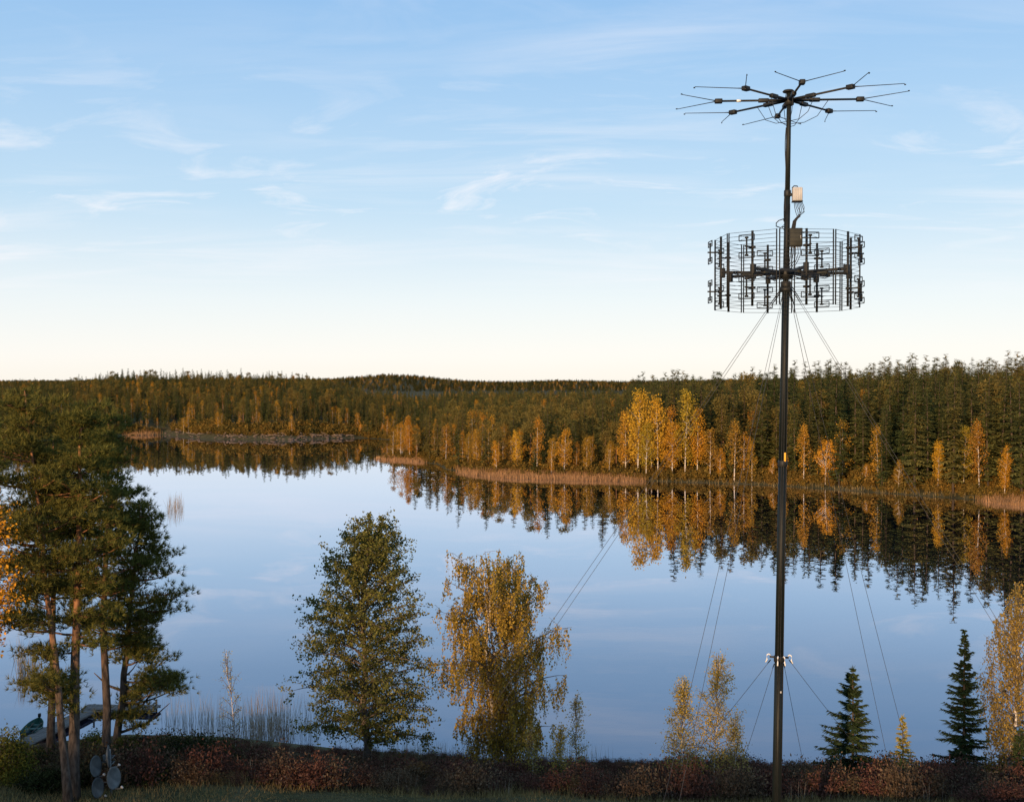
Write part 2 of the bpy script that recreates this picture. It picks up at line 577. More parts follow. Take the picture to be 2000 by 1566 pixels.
def build_ground():
    az = np.concatenate([np.radians(np.linspace(-180, -34, 74))[:-1], np.radians(np.linspace(-34, 34, 330)), np.radians(np.linspace(34, 180, 74))[1:-1]])
    r = np.concatenate([np.linspace(2, 30, 10)[:-1], np.linspace(30, 72, 64)[:-1], np.geomspace(72, 700, 150)[:-1], np.geomspace(700, 9000, 60)])
    A, R = np.meshgrid(az, r)
    X, Y = R * np.sin(A), R * np.cos(A)
    Z = height(X, Y)
    nr, na = X.shape
    V = np.stack([X, Y, Z], -1).reshape(-1, 3)
    i = np.arange(nr - 1)[:, None] * na
    j = np.arange(na)[None, :]
    k = (j + 1) % na
    q = np.stack([i + j, i + k, i + na + k, i + na + j], -1).reshape(-1, 4)[:, ::-1]
    g = G()
    g.add(V, q)
    c = np.array([[0, 0, gz(0, 0)]])
    b = g.n
    g.add(c, np.zeros((0, 3), int))
    jj = np.arange(na)
    g.f.append(np.stack([np.full(na, b), (jj + 1) % na, jj], -1).astype(np.int32)[:, ::-1])
    m, nt, out = new_mat('ground_soil')
    bs = nd(nt, 'ShaderNodeBsdfPrincipled')
    setp(bs, Roughness=.95)
    bs.inputs['Specular IOR Level'].default_value = .05
    ge = nd(nt, 'ShaderNodeNewGeometry')
    n1 = nd(nt, 'ShaderNodeTexNoise')
    n1.inputs['Scale'].default_value = .35
    n1.inputs['Detail'].default_value = 8
    nt.links.new(ge.outputs['Position'], n1.inputs[0])
    r1 = ramp(nt, [(.3, (.055, .045, .022)), (.5, (.085, .075, .032)), (.72, (.13, .10, .055))])
    nt.links.new(n1.outputs[0], r1.inputs[0])
    n2 = nd(nt, 'ShaderNodeTexNoise')
    n2.inputs['Scale'].default_value = 6
    n2.inputs['Detail'].default_value = 5
    nt.links.new(ge.outputs['Position'], n2.inputs[0])
    r2 = ramp(nt, [(.3, .6), (.7, 1.3)])
    nt.links.new(n2.outputs[0], r2.inputs[0])
    nt.links.new(mixc(nt, 1.0, r1.outputs[0], r2.outputs[0], 'MULTIPLY'), bs.inputs['Base Color'])
    nt.links.new(bs.outputs[0], out.inputs[0])
    o = g.obj('ground', m, smooth=True)
    tag(o, kind='structure')


build_ground()


def build_lake():
    m, nt, out = new_mat('lake_water')
    ge = nd(nt, 'ShaderNodeNewGeometry')
    mpn = nd(nt, 'ShaderNodeMapping')
    mpn.inputs['Scale'].default_value = (.22, .6, 1)
    nt.links.new(ge.outputs['Position'], mpn.inputs[0])
    n = nd(nt, 'ShaderNodeTexNoise')
    n.inputs['Scale'].default_value = 1.0
    n.inputs['Detail'].default_value = 2.5
    nt.links.new(mpn.outputs[0], n.inputs[0])
    n3 = nd(nt, 'ShaderNodeTexNoise')
    n3.inputs['Scale'].default_value = .018
    n3.inputs['Detail'].default_value = 2
    nt.links.new(ge.outputs['Position'], n3.inputs[0])
    calm = ramp(nt, [(.36, .10), (.60, .8), (.74, 2.0)])
    nt.links.new(n3.outputs[0], calm.inputs[0])
    bp = nd(nt, 'ShaderNodeBump')
    bp.inputs['Distance'].default_value = .0030
    nt.links.new(calm.outputs[0], bp.inputs['Strength'])
    nt.links.new(n.outputs[0], bp.inputs['Height'])
    lw = nd(nt, 'ShaderNodeLayerWeight')
    lw.inputs[0].default_value = 0.5
    fr = ramp(nt, [(0.0, .22), (.55, .28), (.70, .38), (.77, .52), (.83, .73), (.91, .93), (1.0, 1.0)])
    nt.links.new(lw.outputs['Facing'], fr.inputs[0])
    gl = nd(nt, 'ShaderNodeBsdfGlossy')
    gl.inputs['Roughness'].default_value = 0.0
    gl.inputs['Color'].default_value = (.85, .885, 1.0, 1)
    nt.links.new(bp.outputs[0], gl.inputs['Normal'])
    df = nd(nt, 'ShaderNodeBsdfDiffuse')
    df.inputs['Color'].default_value = (.008, .009, .020, 1)
    mx = nd(nt, 'ShaderNodeMixShader')
    nt.links.new(fr.outputs[0], mx.inputs[0])
    nt.links.new(df.outputs[0], mx.inputs[1])
    nt.links.new(gl.outputs[0], mx.inputs[2])
    nt.links.new(mx.outputs[0], out.inputs[0])
    g = G()
    g.add([(-420, 15, 0), (320, 15, 0), (320, 520, 0), (-420, 520, 0)], [0, 1, 2, 3])
    o = g.obj('lake', m)
    tag(o, kind='structure')


build_lake()


# ------------------------------------------------------------------ far trees
def spruce_geo(H, R, levels, per, sides, rng, base=.06, jag=3):
    """trunk and needle sprays of a spruce of height H"""
    tr = G()
    tr.tube([(0, 0, -.3), (0.02 * H * rng.uniform(-.3, .3), 0, H * .5), (0, 0, H * .97)], [H * .013, H * .008, .01], sides)
    cr = G()
    z = base + (1 - base) * (np.arange(levels) / levels) ** .9
    z = np.repeat(z, per) + rng.normal(size=levels * per) * .35 / levels
    n = len(z)
    az = rng.uniform(0, 2 * np.pi, n)
    prof = np.clip((1 - z), 0.02, 1) ** .82 * np.clip(.6 + (z - base) * 3.2, .55, 1)
    L = R * prof * rng.uniform(.62, 1.15, n) + .024 * H
    z0 = z * H
    dr = rng.uniform(.22, .5, n) * (1.05 - z)        # droop
    out = np.stack([np.cos(az), np.sin(az), np.zeros(n)], -1)
    sid = np.stack([-np.sin(az), np.cos(az), np.zeros(n)], -1)

    def P(t):
        return out * (L * t)[:, None] + np.array([0, 0, 1.0]) * (z0 - dr * L * (t - .25 * t * t))[:, None]
    tris = []
    ts = np.linspace(.05, .82, jag)
    for t in ts:
        t0 = P(np.full(n, t))
        t1 = P(np.full(n, min(1, t + (.42 if jag < 4 else .24))))
        for s in (-1, 1):
            wd = L * (.26 + .22 * rng.uniform(size=n)) * (1.08 - .75 * t) * s
            e = P(np.clip(t + .28 + rng.uniform(-.1, .12, n), 0, 1.05)) + sid * wd[:, None]
            e[:, 2] -= np.abs(wd) * rng.uniform(.25, .6, n)
            tris.append(np.stack([t0, t1, e], 1))
    tip = np.stack([P(np.full(n, .7)) + sid * (L * .07)[:, None], P(np.full(n, .7)) - sid * (L * .07)[:, None], P(np.full(n, 1.12))], 1)
    tris.append(tip)
    T = np.concatenate(tris).reshape(-1, 3)
    cr.add(T, np.arange(len(T)).reshape(-1, 3))
    cr.tufts(np.array([[0, 0, H * .94]]), np.array([[0, 0, 1.0]]), 7, H * .035, H * .004, rng, .4)
    return tr, cr


def far_pine_geo(H, rng):
    tr, cr = G(), G()
    bend = rng.uniform(-.35, .35, 2)
    tp = np.array([(0, 0, -.3), (bend[0] * .5, bend[1] * .3, H * .45), (bend[0], bend[1], H * .86)])
    tr.tube(tp, [H * .012, H * .0095, .03], 5)
    k = 30
    t = rng.uniform(.42, .99, k) ** .9
    R = H * .135 * np.sin(np.clip((t - .36) / .64, 0, 1) * np.pi * .80 + .45)
    az = rng.uniform(0, 2 * np.pi, k)
    rr = R * rng.uniform(.25, 1, k)
    c = np.stack([np.cos(az) * rr + bend[0] * t, np.sin(az) * rr + bend[1] * t, t * H], -1)
    for i in range(0, k, 2):
        tr.tube([(bend[0] * t[i], bend[1] * t[i], t[i] * H - .25 * rr[i]), c[i]], [.05, .02], 3, caps=False)
    pts = np.repeat(c, 28, 0)
    pts = pts + rng.normal(size=pts.shape) * np.array([.62, .62, .34]) * (H / 16)
    ax = pts - np.repeat(c, 28, 0) + np.array([0, 0, .35])
    ax /= np.linalg.norm(ax, axis=1, keepdims=True)
    cr.tufts(pts, ax, 3, .52 * H / 16, .10, rng, .8)
    return tr, cr


def far_birch_geo(H, rng, R=None, dense=1.0):
    tr, cr = G(), G()
    R = R or H * .14
    bend = rng.uniform(-.5, .5, 2)
    zs = np.linspace(0, 1, 6)
    tp = np.stack([bend[0] * zs ** 2, bend[1] * zs ** 2, zs * H * .88 - .3 * (zs == 0)], -1)
    tr.tube(tp, H * .0085 * (1 - zs) + .02, 5)
    k = int(44 * dense)
    t = rng.uniform(.22, .98, k)
    prof = np.sin(np.clip((t - .12) / .88, 0, 1) * np.pi * .9 + .18) ** .8
    az = rng.uniform(0, 2 * np.pi, k)
    rr = R * prof * rng.uniform(.2, 1.05, k)
    c = np.stack([np.cos(az) * rr + bend[0] * t * t, np.sin(az) * rr + bend[1] * t * t, t * H], -1)
    for i in range(0, k, 2):
        tr.tube([(bend[0] * t[i] ** 2, bend[1] * t[i] ** 2, t[i] * H - rr[i] * .8), c[i]], [.045, .012], 3, caps=False)
    m = 32
    pts = np.repeat(c, m, 0) + rng.normal(size=(k * m, 3)) * np.array([.42, .42, .62]) * (H / 15)
    cr.leaves(pts, .18 * H / 15, .62, rng, .25)
    return tr, cr


rng = np.random.default_rng(7)
PROTO = {'spruce': [], 'pine': [], 'birch': []}
for i in range(6):
    H = [21, 19, 17, 20, 13.5, 17.5][i]
    PROTO['spruce'].append((H,) + spruce_geo(H, H * rng.uniform(.105, .155), 27, 7, 5, rng, rng.uniform(.05, .14), 5))
for i in range(4):
    PROTO['pine'].append(((16, 18, 14.5, 17)[i],) + far_pine_geo((16, 18, 14.5, 17)[i], rng))
for i in range(5):
    PROTO['birch'].append(((14, 12, 16, 10, 13)[i],) + far_birch_geo((14, 12, 16, 10, 13)[i], rng))
MATS = {'spruce': ('bark_dark', 'spruce'), 'pine': ('bark_far_pine', 'pine_far'), 'birch': ('bark_birch', 'birch_far')}
MESH, JOINED = {}, []
for kind, lst in PROTO.items():
    for i, (H, tr, cr) in enumerate(lst):
        tm = tr.mesh(kind + '_trunk', M[MATS[kind][0]])
        cm = cr.mesh(kind + '_crown', M[MATS[kind][1]])
        MESH.setdefault(kind, []).append((H, tm, cm))
        # the same tree as one mesh, for the mass of forest behind
        j = G()
        for part in (tr, cr):
            off = j.n
            j.v += part.v
            j.f += [f + off for f in part.f]
            j.n += part.n
        nt_ = sum(len(f) for f in tr.f)
        jm = j.mesh(kind + '_whole', M[MATS[kind][0]])
        jm.materials.append(M[MATS[kind][1]])
        idx = np.ones(len(jm.polygons), np.int32)
        idx[:nt_] = 0
        jm.polygons.foreach_set('material_index', idx)
        JOINED.append((kind, H, jm))


def scatter(name, label, protos, pts, rots, scales, idx, cat='forest'):
    """one stuff object: protos (meshes) placed on points"""
    me = bpy.data.meshes.new(name)
    me.vertices.add(len(pts))
    me.vertices.foreach_set('co', np.asarray(pts, np.float32).ravel())
    for nm, typ, arr, key in (('rot', 'FLOAT_VECTOR', rots, 'vector'), ('scl', 'FLOAT_VECTOR', scales, 'vector'), ('idx', 'INT', idx, 'value')):
        at_ = me.attributes.new(nm, typ, 'POINT')
        at_.data.foreach_set(key, np.asarray(arr, np.int32 if typ == 'INT' else np.float32).ravel())
    o = link(name, me)
    ng = bpy.data.node_groups.new(name + '_nodes', 'GeometryNodeTree')
    ng.interface.new_socket('Geometry', in_out='INPUT', socket_type='NodeSocketGeometry')
    ng.interface.new_socket('Geometry', in_out='OUTPUT', socket_type='NodeSocketGeometry')
    gi, go = ng.nodes.new('NodeGroupInput'), ng.nodes.new('NodeGroupOutput')
    jn = ng.nodes.new('GeometryNodeJoinGeometry')
    outs = []
    for i, pm in enumerate(protos):
        po = bpy.data.objects.new(pm.name + '_source', pm)
        oi = ng.nodes.new('GeometryNodeObjectInfo')
        oi.inputs['Object'].default_value = po
        oi.inputs['As Instance'].default_value = True
        outs.append(oi.outputs['Geometry'])
    for s in reversed(outs):
        ng.links.new(s, jn.inputs[0])
    ip = ng.nodes.new('GeometryNodeInstanceOnPoints')
    mp_ = ng.nodes.new('GeometryNodeMeshToPoints')
    ng.links.new(gi.outputs[0], mp_.inputs['Mesh'])
    ng.links.new(mp_.outputs[0], ip.inputs['Points'])
    ng.links.new(jn.outputs[0], ip.inputs['Instance'])
    ip.inputs['Pick Instance'].default_value = True

    def attr(nm, typ, sock):
        a = ng.nodes.new('GeometryNodeInputNamedAttribute')
        a.data_type = typ
        a.inputs['Name'].default_value = nm
        ng.links.new(a.outputs['Attribute'], sock)
    attr('idx', 'INT', ip.inputs['Instance Index'])
    attr('scl', 'FLOAT_VECTOR', ip.inputs['Scale'])
    e2r = ng.nodes.new('FunctionNodeEulerToRotation')
    attr('rot', 'FLOAT_VECTOR', e2r.inputs[0])
    ng.links.new(e2r.outputs[0], ip.inputs['Rotation'])
    ng.links.new(ip.outputs[0], go.inputs[0])
    md = o.modifiers.new('scatter', 'NODES')
    md.node_group = ng
    tag(o, label, cat, kind='stuff')
    return o


KIDX = {}
for i, (k, H, jm) in enumerate(JOINED):
    KIDX.setdefault(k, []).append(i)

# positions of the far forest, thinner with distance
def polar(n, a0, a1, r0, r1):
    a = np.radians(rng.uniform(a0, a1, n))
    r = np.sqrt(rng.uniform(r0 * r0, r1 * r1, n))
    return r * np.sin(a), r * np.cos(a)


def thin(X, Y, gap):
    """drop points closer than gap to an earlier one"""
    cell = {}
    keep = []
    for i, (x, y) in enumerate(zip(X, Y)):
        c = (int(x // gap), int(y // gap))
        ok = True
        for dx in (-1, 0, 1):
            for dy in (-1, 0, 1):
                for (u, v) in cell.get((c[0] + dx, c[1] + dy), ()):
                    if (u - x) ** 2 + (v - y) ** 2 < gap * gap:
                        ok = False
                        break
        if ok:
            cell.setdefault(c, []).append((x, y))
            keep.append(i)
    return np.array(keep, int)


PX, PY = [], []
for (n, a0, a1, r0, r1, gap) in ((26000, -6.5, 30, 170, 400, 2.7), (30000, -30, 30, 390, 720, 3.1), (6000, -30, 30, 700, 1300, 6.0), (22000, -30, 30, 2700, 5600, 8.0)):
    x, y = polar(n, a0, a1, r0, r1)
    d = shore_dist(x, y)
    ok = d > 2.2
    x, y = x[ok], y[ok]
    k = thin(x, y, gap)
    PX.append(x[k])
    PY.append(y[k])
PX, PY = np.concatenate(PX), np.concatenate(PY)
PD = shore_dist(PX, PY)
bare = (PD < 10) & (PX / PY < -.13) & (PX / PY > -.30) & (PY > 390) & (PY < 500) & (rng.uniform(size=len(PX)) < .85)
PX, PY, PD = PX[~bare], PY[~bare], PD[~bare]
PR = np.hypot(PX, PY)
PZ = height(PX, PY)

# trees that stand out one by one: photo pixel of the foot and of the top
SPECIAL = [
    (1612, 952, 862, 'birch_orange', 'bright orange birch glowing alone at the water edge behind the mast', 2.1),
    (1246, 926, 766, 'birch_yellow', 'tallest golden yellow birch in the cluster behind the brown reed belt', 1.0),
    (1285, 928, 779, 'birch_yellow', 'golden birch just beside the tallest yellow birch of the cluster', 1.0),
    (1222, 928, 806, 'birch_far', 'deep orange slim birch at the front of the golden cluster', 1.0),
    (1262, 930, 826, 'birch_olive', 'yellow green birch below the tallest golden birch', 1.1),
    (1313, 930, 822, 'birch_gold', 'broad golden birch with white stem near the end of the reed belt', 1.15),
    (1338, 928, 768, 'birch_olive', 'tall golden birch at the far end of the birch cluster', .95),
    (1362, 932, 800, 'birch_gold', 'slender golden birch nearest the mast in the birch cluster', .8),
    (1102, 920, 838, 'birch_gold', 'golden birch with a broad crown behind the middle of the reed belt', 1.2),
    (1146, 922, 855, 'birch_far', 'short brown orange birch behind the reed belt', 1.0),
    (1190, 924, 862, 'birch_far', 'thin rusty birch between two golden birches behind the reeds', 1.0),
    (1010, 918, 840, 'birch_yellow', 'yellow birch with tapering crown by the start of the reed belt', 1.0),
    (970, 917, 862, 'birch_gold', 'small golden birch on the headland shore', 1.1),
    (932, 915, 848, 'birch_far', 'rusty slim birch on the headland shore', .8),
    (886, 913, 872, 'birch_orange', 'small orange birch at the tip of the headland', 1.0),
    (765, 888, 838, 'birch_orange', 'orange young birch on the low spit', 1.1),
    (800, 890, 815, 'birch_far', 'birch with pale bare stems on the low spit', .8),
    (703, 860, 828, 'birch_orange', 'tiny orange birch at the end of the rocky shore', 1.1),
    (1832, 962, 862, 'birch_yellow', 'slim yellow birch with white stem at the shore beneath the spruces', .8),
    (1882, 962, 836, 'birch_olive', 'olive yellow birch among the shore spruces', .95),
    (1962, 970, 872, 'birch_gold', 'rusty golden birch by the small reed strip', .9),
    (1406, 938, 876, 'birch_gold', 'low orange birch leaning over the dark shore', 1.2),
    (1508, 946, 892, 'birch_far', 'low rusty birch close to the mast at the far shore', 1.3),
    (1690, 955, 905, 'birch_gold', 'low golden thicket birch at the far shore', 1.4),
    (1755, 958, 900, 'birch_far', 'small rusty birch on the dark far bank', 1.2),
]
SP_XY = []
for k, (fx, fy, ty, mat, lab, wid) in enumerate(SPECIAL):
    # the foot stands just inland of the shoreline along that ray
    Y = shore_D(fx, 3.0 + (k % 4) * 1.3, 180, 520)
    x = at(fx, fy, Y).x
    SP_XY.append((x, Y))
    z = gz(x, Y)
    H = at(fx, ty, Y).z - z
    r2 = np.random.default_rng(100 + k)
    tr, cr = far_birch_geo(H, r2, R=H * .155 * wid, dense=1.9)
    e = empty('birch_tree', (x, Y, z), lab, 'tree', 'birches standing out on the far shore')
    tr.obj('trunk', M['bark_birch'], e)
    cr.obj('crown', M[mat], e)
for (x, y) in SP_XY:                      # keep the view to these open
    ux, uy = x / y, y
    hide = (np.abs(PX / PY - ux) * uy < 1.6) & (PY < uy + 2.5) & (PY > uy - 14) & (PR < 520)
    PX, PY, PD, PR, PZ = PX[~hide], PY[~hide], PD[~hide], PR[~hide], PZ[~hide]

N = len(PX)
ang = PX / PY
noise = wob(PX, PY, .035) + .6 * wob(PX + 40, PY - 20, .09) + rng.normal(size=N) * .5
sp = np.full(N, 'spruce', dtype=object)
pine_w = np.where((ang < .09) & (PR < 420), .30, .09) + np.where(ang < -.1, .08, 0)
u = rng.uniform(size=N)
sp[u < pine_w] = 'pine'
bw = np.where(PD < 11, .40, .085) + np.where(noise > .9, .16, 0) + np.where((PR > 430) & (PR < 1200), .05, 0) + np.where(PR > 700, .06, 0)
bw = np.where((ang > .2) & (PD > 15), bw * .45, bw)
bw = np.where((ang > -.07) & (ang < .17) & (PD < 15), .60, bw)
bw = np.where((ang < -.1) & (PR < 700), bw + .07, bw)
u2 = rng.uniform(size=N)
sp[u2 < bw] = 'birch'
cap = np.where(ang < .10, np.interp(PD, [0, 30, 80], [.66, .74, .82]), 1.0)   # the headland's trees are lower
scl = np.where(rng.uniform(size=N) < .25, rng.uniform(.5, .8, N), rng.uniform(.8, 1.12, N)) * cap
scl = np.where((sp == 'birch') & (PD < 10), scl * .98, scl)
scl = np.where(PR > 1300, scl * .95, scl)
scl = np.where((PR > 480) & (PR < 1400) & (ang > -.10), scl * .86, scl)
var = np.array([rng.integers(0, len(PROTO[s])) for s in sp])
rotz = rng.uniform(0, 2 * np.pi, N)
scl = np.where((ang < -.06) & (PR > 385) & (PR < 1400), scl * .84, scl)

inview = np.abs(ang) < .445
score = PD + np.maximum(PR - 230, 0) * .09 + np.where(inview, 0, 1e6)
LAB = {'spruce': ('spruce_tree', 'dark green spruce in the front rows of the forest across the lake', 'front row spruces of the far forest', 280),
       'pine': ('far_pine_tree', 'far pine with bare reddish stem in the front rows across the lake', 'front row pines of the far forest', 170),
       'birch': ('autumn_birch_tree', 'small autumn birch scattered along the edge of the far forest', 'autumn birches at the far forest edge', 200)}
single = np.zeros(N, bool)
for kind, (nm, lab, grp, lim) in LAB.items():
    ids = np.where(sp == kind)[0]
    ids = ids[np.argsort(score[ids])][:lim]
    ids = ids[score[ids] < 1e5]
    single[ids] = True
    for i in ids:
        H, tm, cm = MESH[kind][var[i]]
        e = empty(nm, (PX[i], PY[i], PZ[i] - .1), lab, 'tree', grp)
        s = scl[i]
        e.rotation_euler = (rng.normal() * .015, rng.normal() * .015, rotz[i])
        e.scale = (s * rng.uniform(.9, 1.15),) * 2 + (s,)
        link('trunk', tm, e)
        link('crown', cm, e)
rest = ~single
idx = np.array([KIDX[s][v] for s, v in zip(sp[rest], var[rest])])
nr_ = int(rest.sum())
scatter('forest', 'mixed spruce, pine and birch forest covering the far hills', [j[2] for j in JOINED],
        np.stack([PX[rest], PY[rest], PZ[rest] - .1], -1), np.stack([np.zeros(nr_), np.zeros(nr_), rotz[rest]], -1),
        scl[rest][:, None] * np.where(PR[rest] > 1400, 1.0, 0.0)[:, None] * np.array([[1.3, 1.3, .05]]) + np.repeat(scl[rest][:, None], 3, 1), idx)

# the wooded rise at the photographer's back, which shades the near bank
bx, by = rng.uniform(-330, 60, 2600), rng.uniform(-210, -60, 2600)
k = thin(bx, by, 4.6)
bx, by = bx[k], by[k]
nb = len(bx)
scatter('wood', 'spruce and pine wood on the rise at the back of the camera', [j[2] for j in JOINED],
        np.stack([bx, by, height(bx, by) - .1], -1), np.stack([np.zeros(nb), np.zeros(nb), rng.uniform(0, 6.28, nb)], -1),
        np.repeat(rng.uniform(.8, 1.15, (nb, 1)), 3, 1), rng.integers(0, 10, nb))
print('trees', N, 'single', int(single.sum()), 'behind', nb)


# ------------------------------------------------------------------ reed beds and far rocks
def reed_bed(name, label, pts, h, w, mat, seed):
    r = np.random.default_rng(seed)
    n = len(pts)
    pts = np.asarray(pts, float)
    hh = h * r.uniform(.45, 1.2, n)
    a = r.uniform(0, np.pi, n)
    s = np.stack([np.cos(a), np.sin(a), np.zeros(n)], -1) * w
    lean = r.normal(size=(n, 3)) * .12 * hh[:, None]
    lean[:, 2] = hh
    V = np.stack([pts - s, pts + s, pts + lean * .8 + s * .7, pts + lean], 1).reshape(-1, 3)
    g = G()
    g.add(V, np.arange(4 * n).reshape(-1, 4))
    o = g.obj(name, M[mat])
    tag(o, label, 'reeds', kind='stuff')
    return o


def water_pts(n, x0, x1, y0, y1, seed, edge=1.0):
    """points spread over a patch of the lake or shore given by its photo pixels"""
    r = np.random.default_rng(seed)
    px, py = r.uniform(x0, x1, n), r.uniform(y0, y1, n)
    Y = CAM_H * F / (py - YH)
    return (px - CX) / F * Y, Y


def bed(name, label, n, x0, x1, y0, y1, h, w, mat, seed, dmin=-99, dmax=99, ragged=0):
    X, Y = water_pts(n, x0, x1, y0, y1, seed)
    d = shore_dist(X, Y)
    ok = (d > dmin) & (d < dmax)
    tp_ = ((X / Y * F + CX) - x0) / (x1 - x0)
    env = np.clip(np.sin(np.clip(tp_, 0, 1) * np.pi), 0, 1) ** .5 + .12 * wob(X, Y, .3)
    keep = np.random.default_rng(seed + 9).uniform(0, 1, len(X)) < np.clip(env * 1.15, 0, 1)
    if dmax < 50:
        mid = .5 * (dmin + dmax)
        ok &= np.abs(d - mid) < (dmax - mid) * np.clip(env, .1, 1)
    ok &= keep
    if ragged:
        r = np.random.default_rng(seed + 1)
        ok &= (wob(X, Y, ragged) + r.normal(size=len(X)) * .3) > -.25
    X, Y = X[ok], Y[ok]
    Z = np.maximum(height(X, Y), -.05)
    return reed_bed(name, label, np.stack([X, Y, Z], -1), h, w, mat, seed)


bed('reeds', 'long rusty brown reed belt in front of the golden birches', 60000, 885, 1268, 902, 948, 1.0, .03, 'reed_far', 21, -6, 7)
bed('reeds', 'thin rusty reed strip along the low spit', 9000, 718, 836, 886, 904, .8, .03, 'reed_far', 22, -2.5, 5)
bed('reeds', 'orange reed patch before the far rocky shore', 8000, 235, 318, 842, 856, 1.4, .045, 'reed_far', 23, -5, 8)
bed('reeds', 'rusty reed strip below the tall spruces', 8000, 1905, 2080, 972, 998, 1.0, .026, 'reed_far', 24, -4, 3)
bed('reeds', 'narrow dry grass fringe along the dark far bank', 60000, 820, 2050, 900, 1004, .62, .035, 'grass', 25, -.5, 3.0)
bed('reeds', 'small pinkish reed clump standing out in open water', 300, 312, 372, 984, 1003, 2.2, .016, 'reed', 26, -999, -1)
bed('reeds', 'grey reed bed in the water seen between the pine trunks', 2600, -60, 140, 1292, 1322, 2.1, .016, 'reed_grey', 27, -999, -.5, .5)
bed('reeds', 'sparse pale reeds along the near shore beside the alder', 1300, 300, 640, 1404, 1472, 1.75, .009, 'reed_grey', 28, -7, 2, .9)
bed('reeds', 'pinkish dry reed stand behind the thin sapling', 360, 470, 580, 1412, 1456, 2.2, .009, 'reed', 29, -9, 2)
bed('reeds', 'low sparse reeds along the shore under the birches', 1100, 620, 1200, 1470, 1492, .8, .009, 'reed_grey', 30, -3, 2, .8)


def rock_mesh(seed):
    import bmesh
    r = np.random.default_rng(seed)
    bm = bmesh.new()
    bmesh.ops.create_icosphere(bm, subdivisions=2, radius=1)
    cuts = r.normal(size=(7, 3))
    cuts /= np.linalg.norm(cuts, axis=1, keepdims=True)
    for v in bm.verts:
        c = np.array(v.co)
        for k in cuts:
            d = c @ k
            if d > .62:
                c = c - k * (d - .62) * .85
        c *= 1 + r.normal() * .03
        v.co = Vector(c * np.array([1.3, 1.0, .62]))
    me = bpy.data.meshes.new('boulder')
    bm.to_mesh(me)
    bm.free()
    me.materials.append(M['rock'])
    return me


ROCKS = [rock_mesh(s) for s in range(5)]
r = np.random.default_rng(31)
cnt = 0
for t in range(1400):
    px = r.uniform(320, 700)
    inl = abs(r.normal()) * 8 - .6
    lim = 13 * math.exp(-((px - 440) / 90) ** 2) + 8 * math.exp(-((px - 610) / 60) ** 2) + 1.6
    if inl > lim:
        continue
    D = shore_D(px, inl, 395, 490)
    x = (px - CX) / F * D
    s = r.uniform(.2, .55) * (1.5 if r.uniform() < .12 else 1)
    o = link('boulder', ROCKS[t % 5])
    o.location = (x, D, max(gz(x, D), 0) + s * .15)
    o.scale = (s, s, s * r.uniform(.7, 1.1))
    o.rotation_euler = (r.normal() * .2, r.normal() * .2, r.uniform(0, 6.28))
    tag(o, 'brownish boulder heaped on the rocky far shore', 'boulder', 'boulders on the rocky far shore')
    cnt += 1
    if cnt >= 285:
        break
for t in range(55):
    px = r.uniform(330, 690)
    D = shore_D(px, r.uniform(.5, 10 * math.exp(-((px - 460) / 130) ** 2) + 2.5), 395, 490)
    x = (px - CX) / F * D
    L = r.uniform(2, 5)
    g = G()
    pts = [(-L / 2, 0, 0), (-L * .1, r.normal() * .12, .08), (L / 2, r.normal() * .2, .05)]
    g.tube(pts, [.17, .14, .08], 6)
    g.tube([pts[1], (L * .1, .5 * r.choice([-1, 1]), .5)], [.06, .02], 4)
    o = g.obj('driftwood_log', M['log'])
    o.location = (x, D, max(gz(x, D), 0) + .45)
    o.rotation_euler = (0, r.normal() * .22, r.normal() * .7)
    tag(o, 'bleached driftwood log lying among the far boulders', 'log', 'driftwood on the rocky far shore')


# ------------------------------------------------------------------ near trees
def curve3(p0, p1, sag, n=6):
    p0, p1 = np.asarray(p0, float), np.asarray(p1, float)
    t = np.linspace(0, 1, n)[:, None]
    p = p0 + (p1 - p0) * t
    p[:, 2] += sag * 4 * (t * (1 - t))[:, 0]
    return p


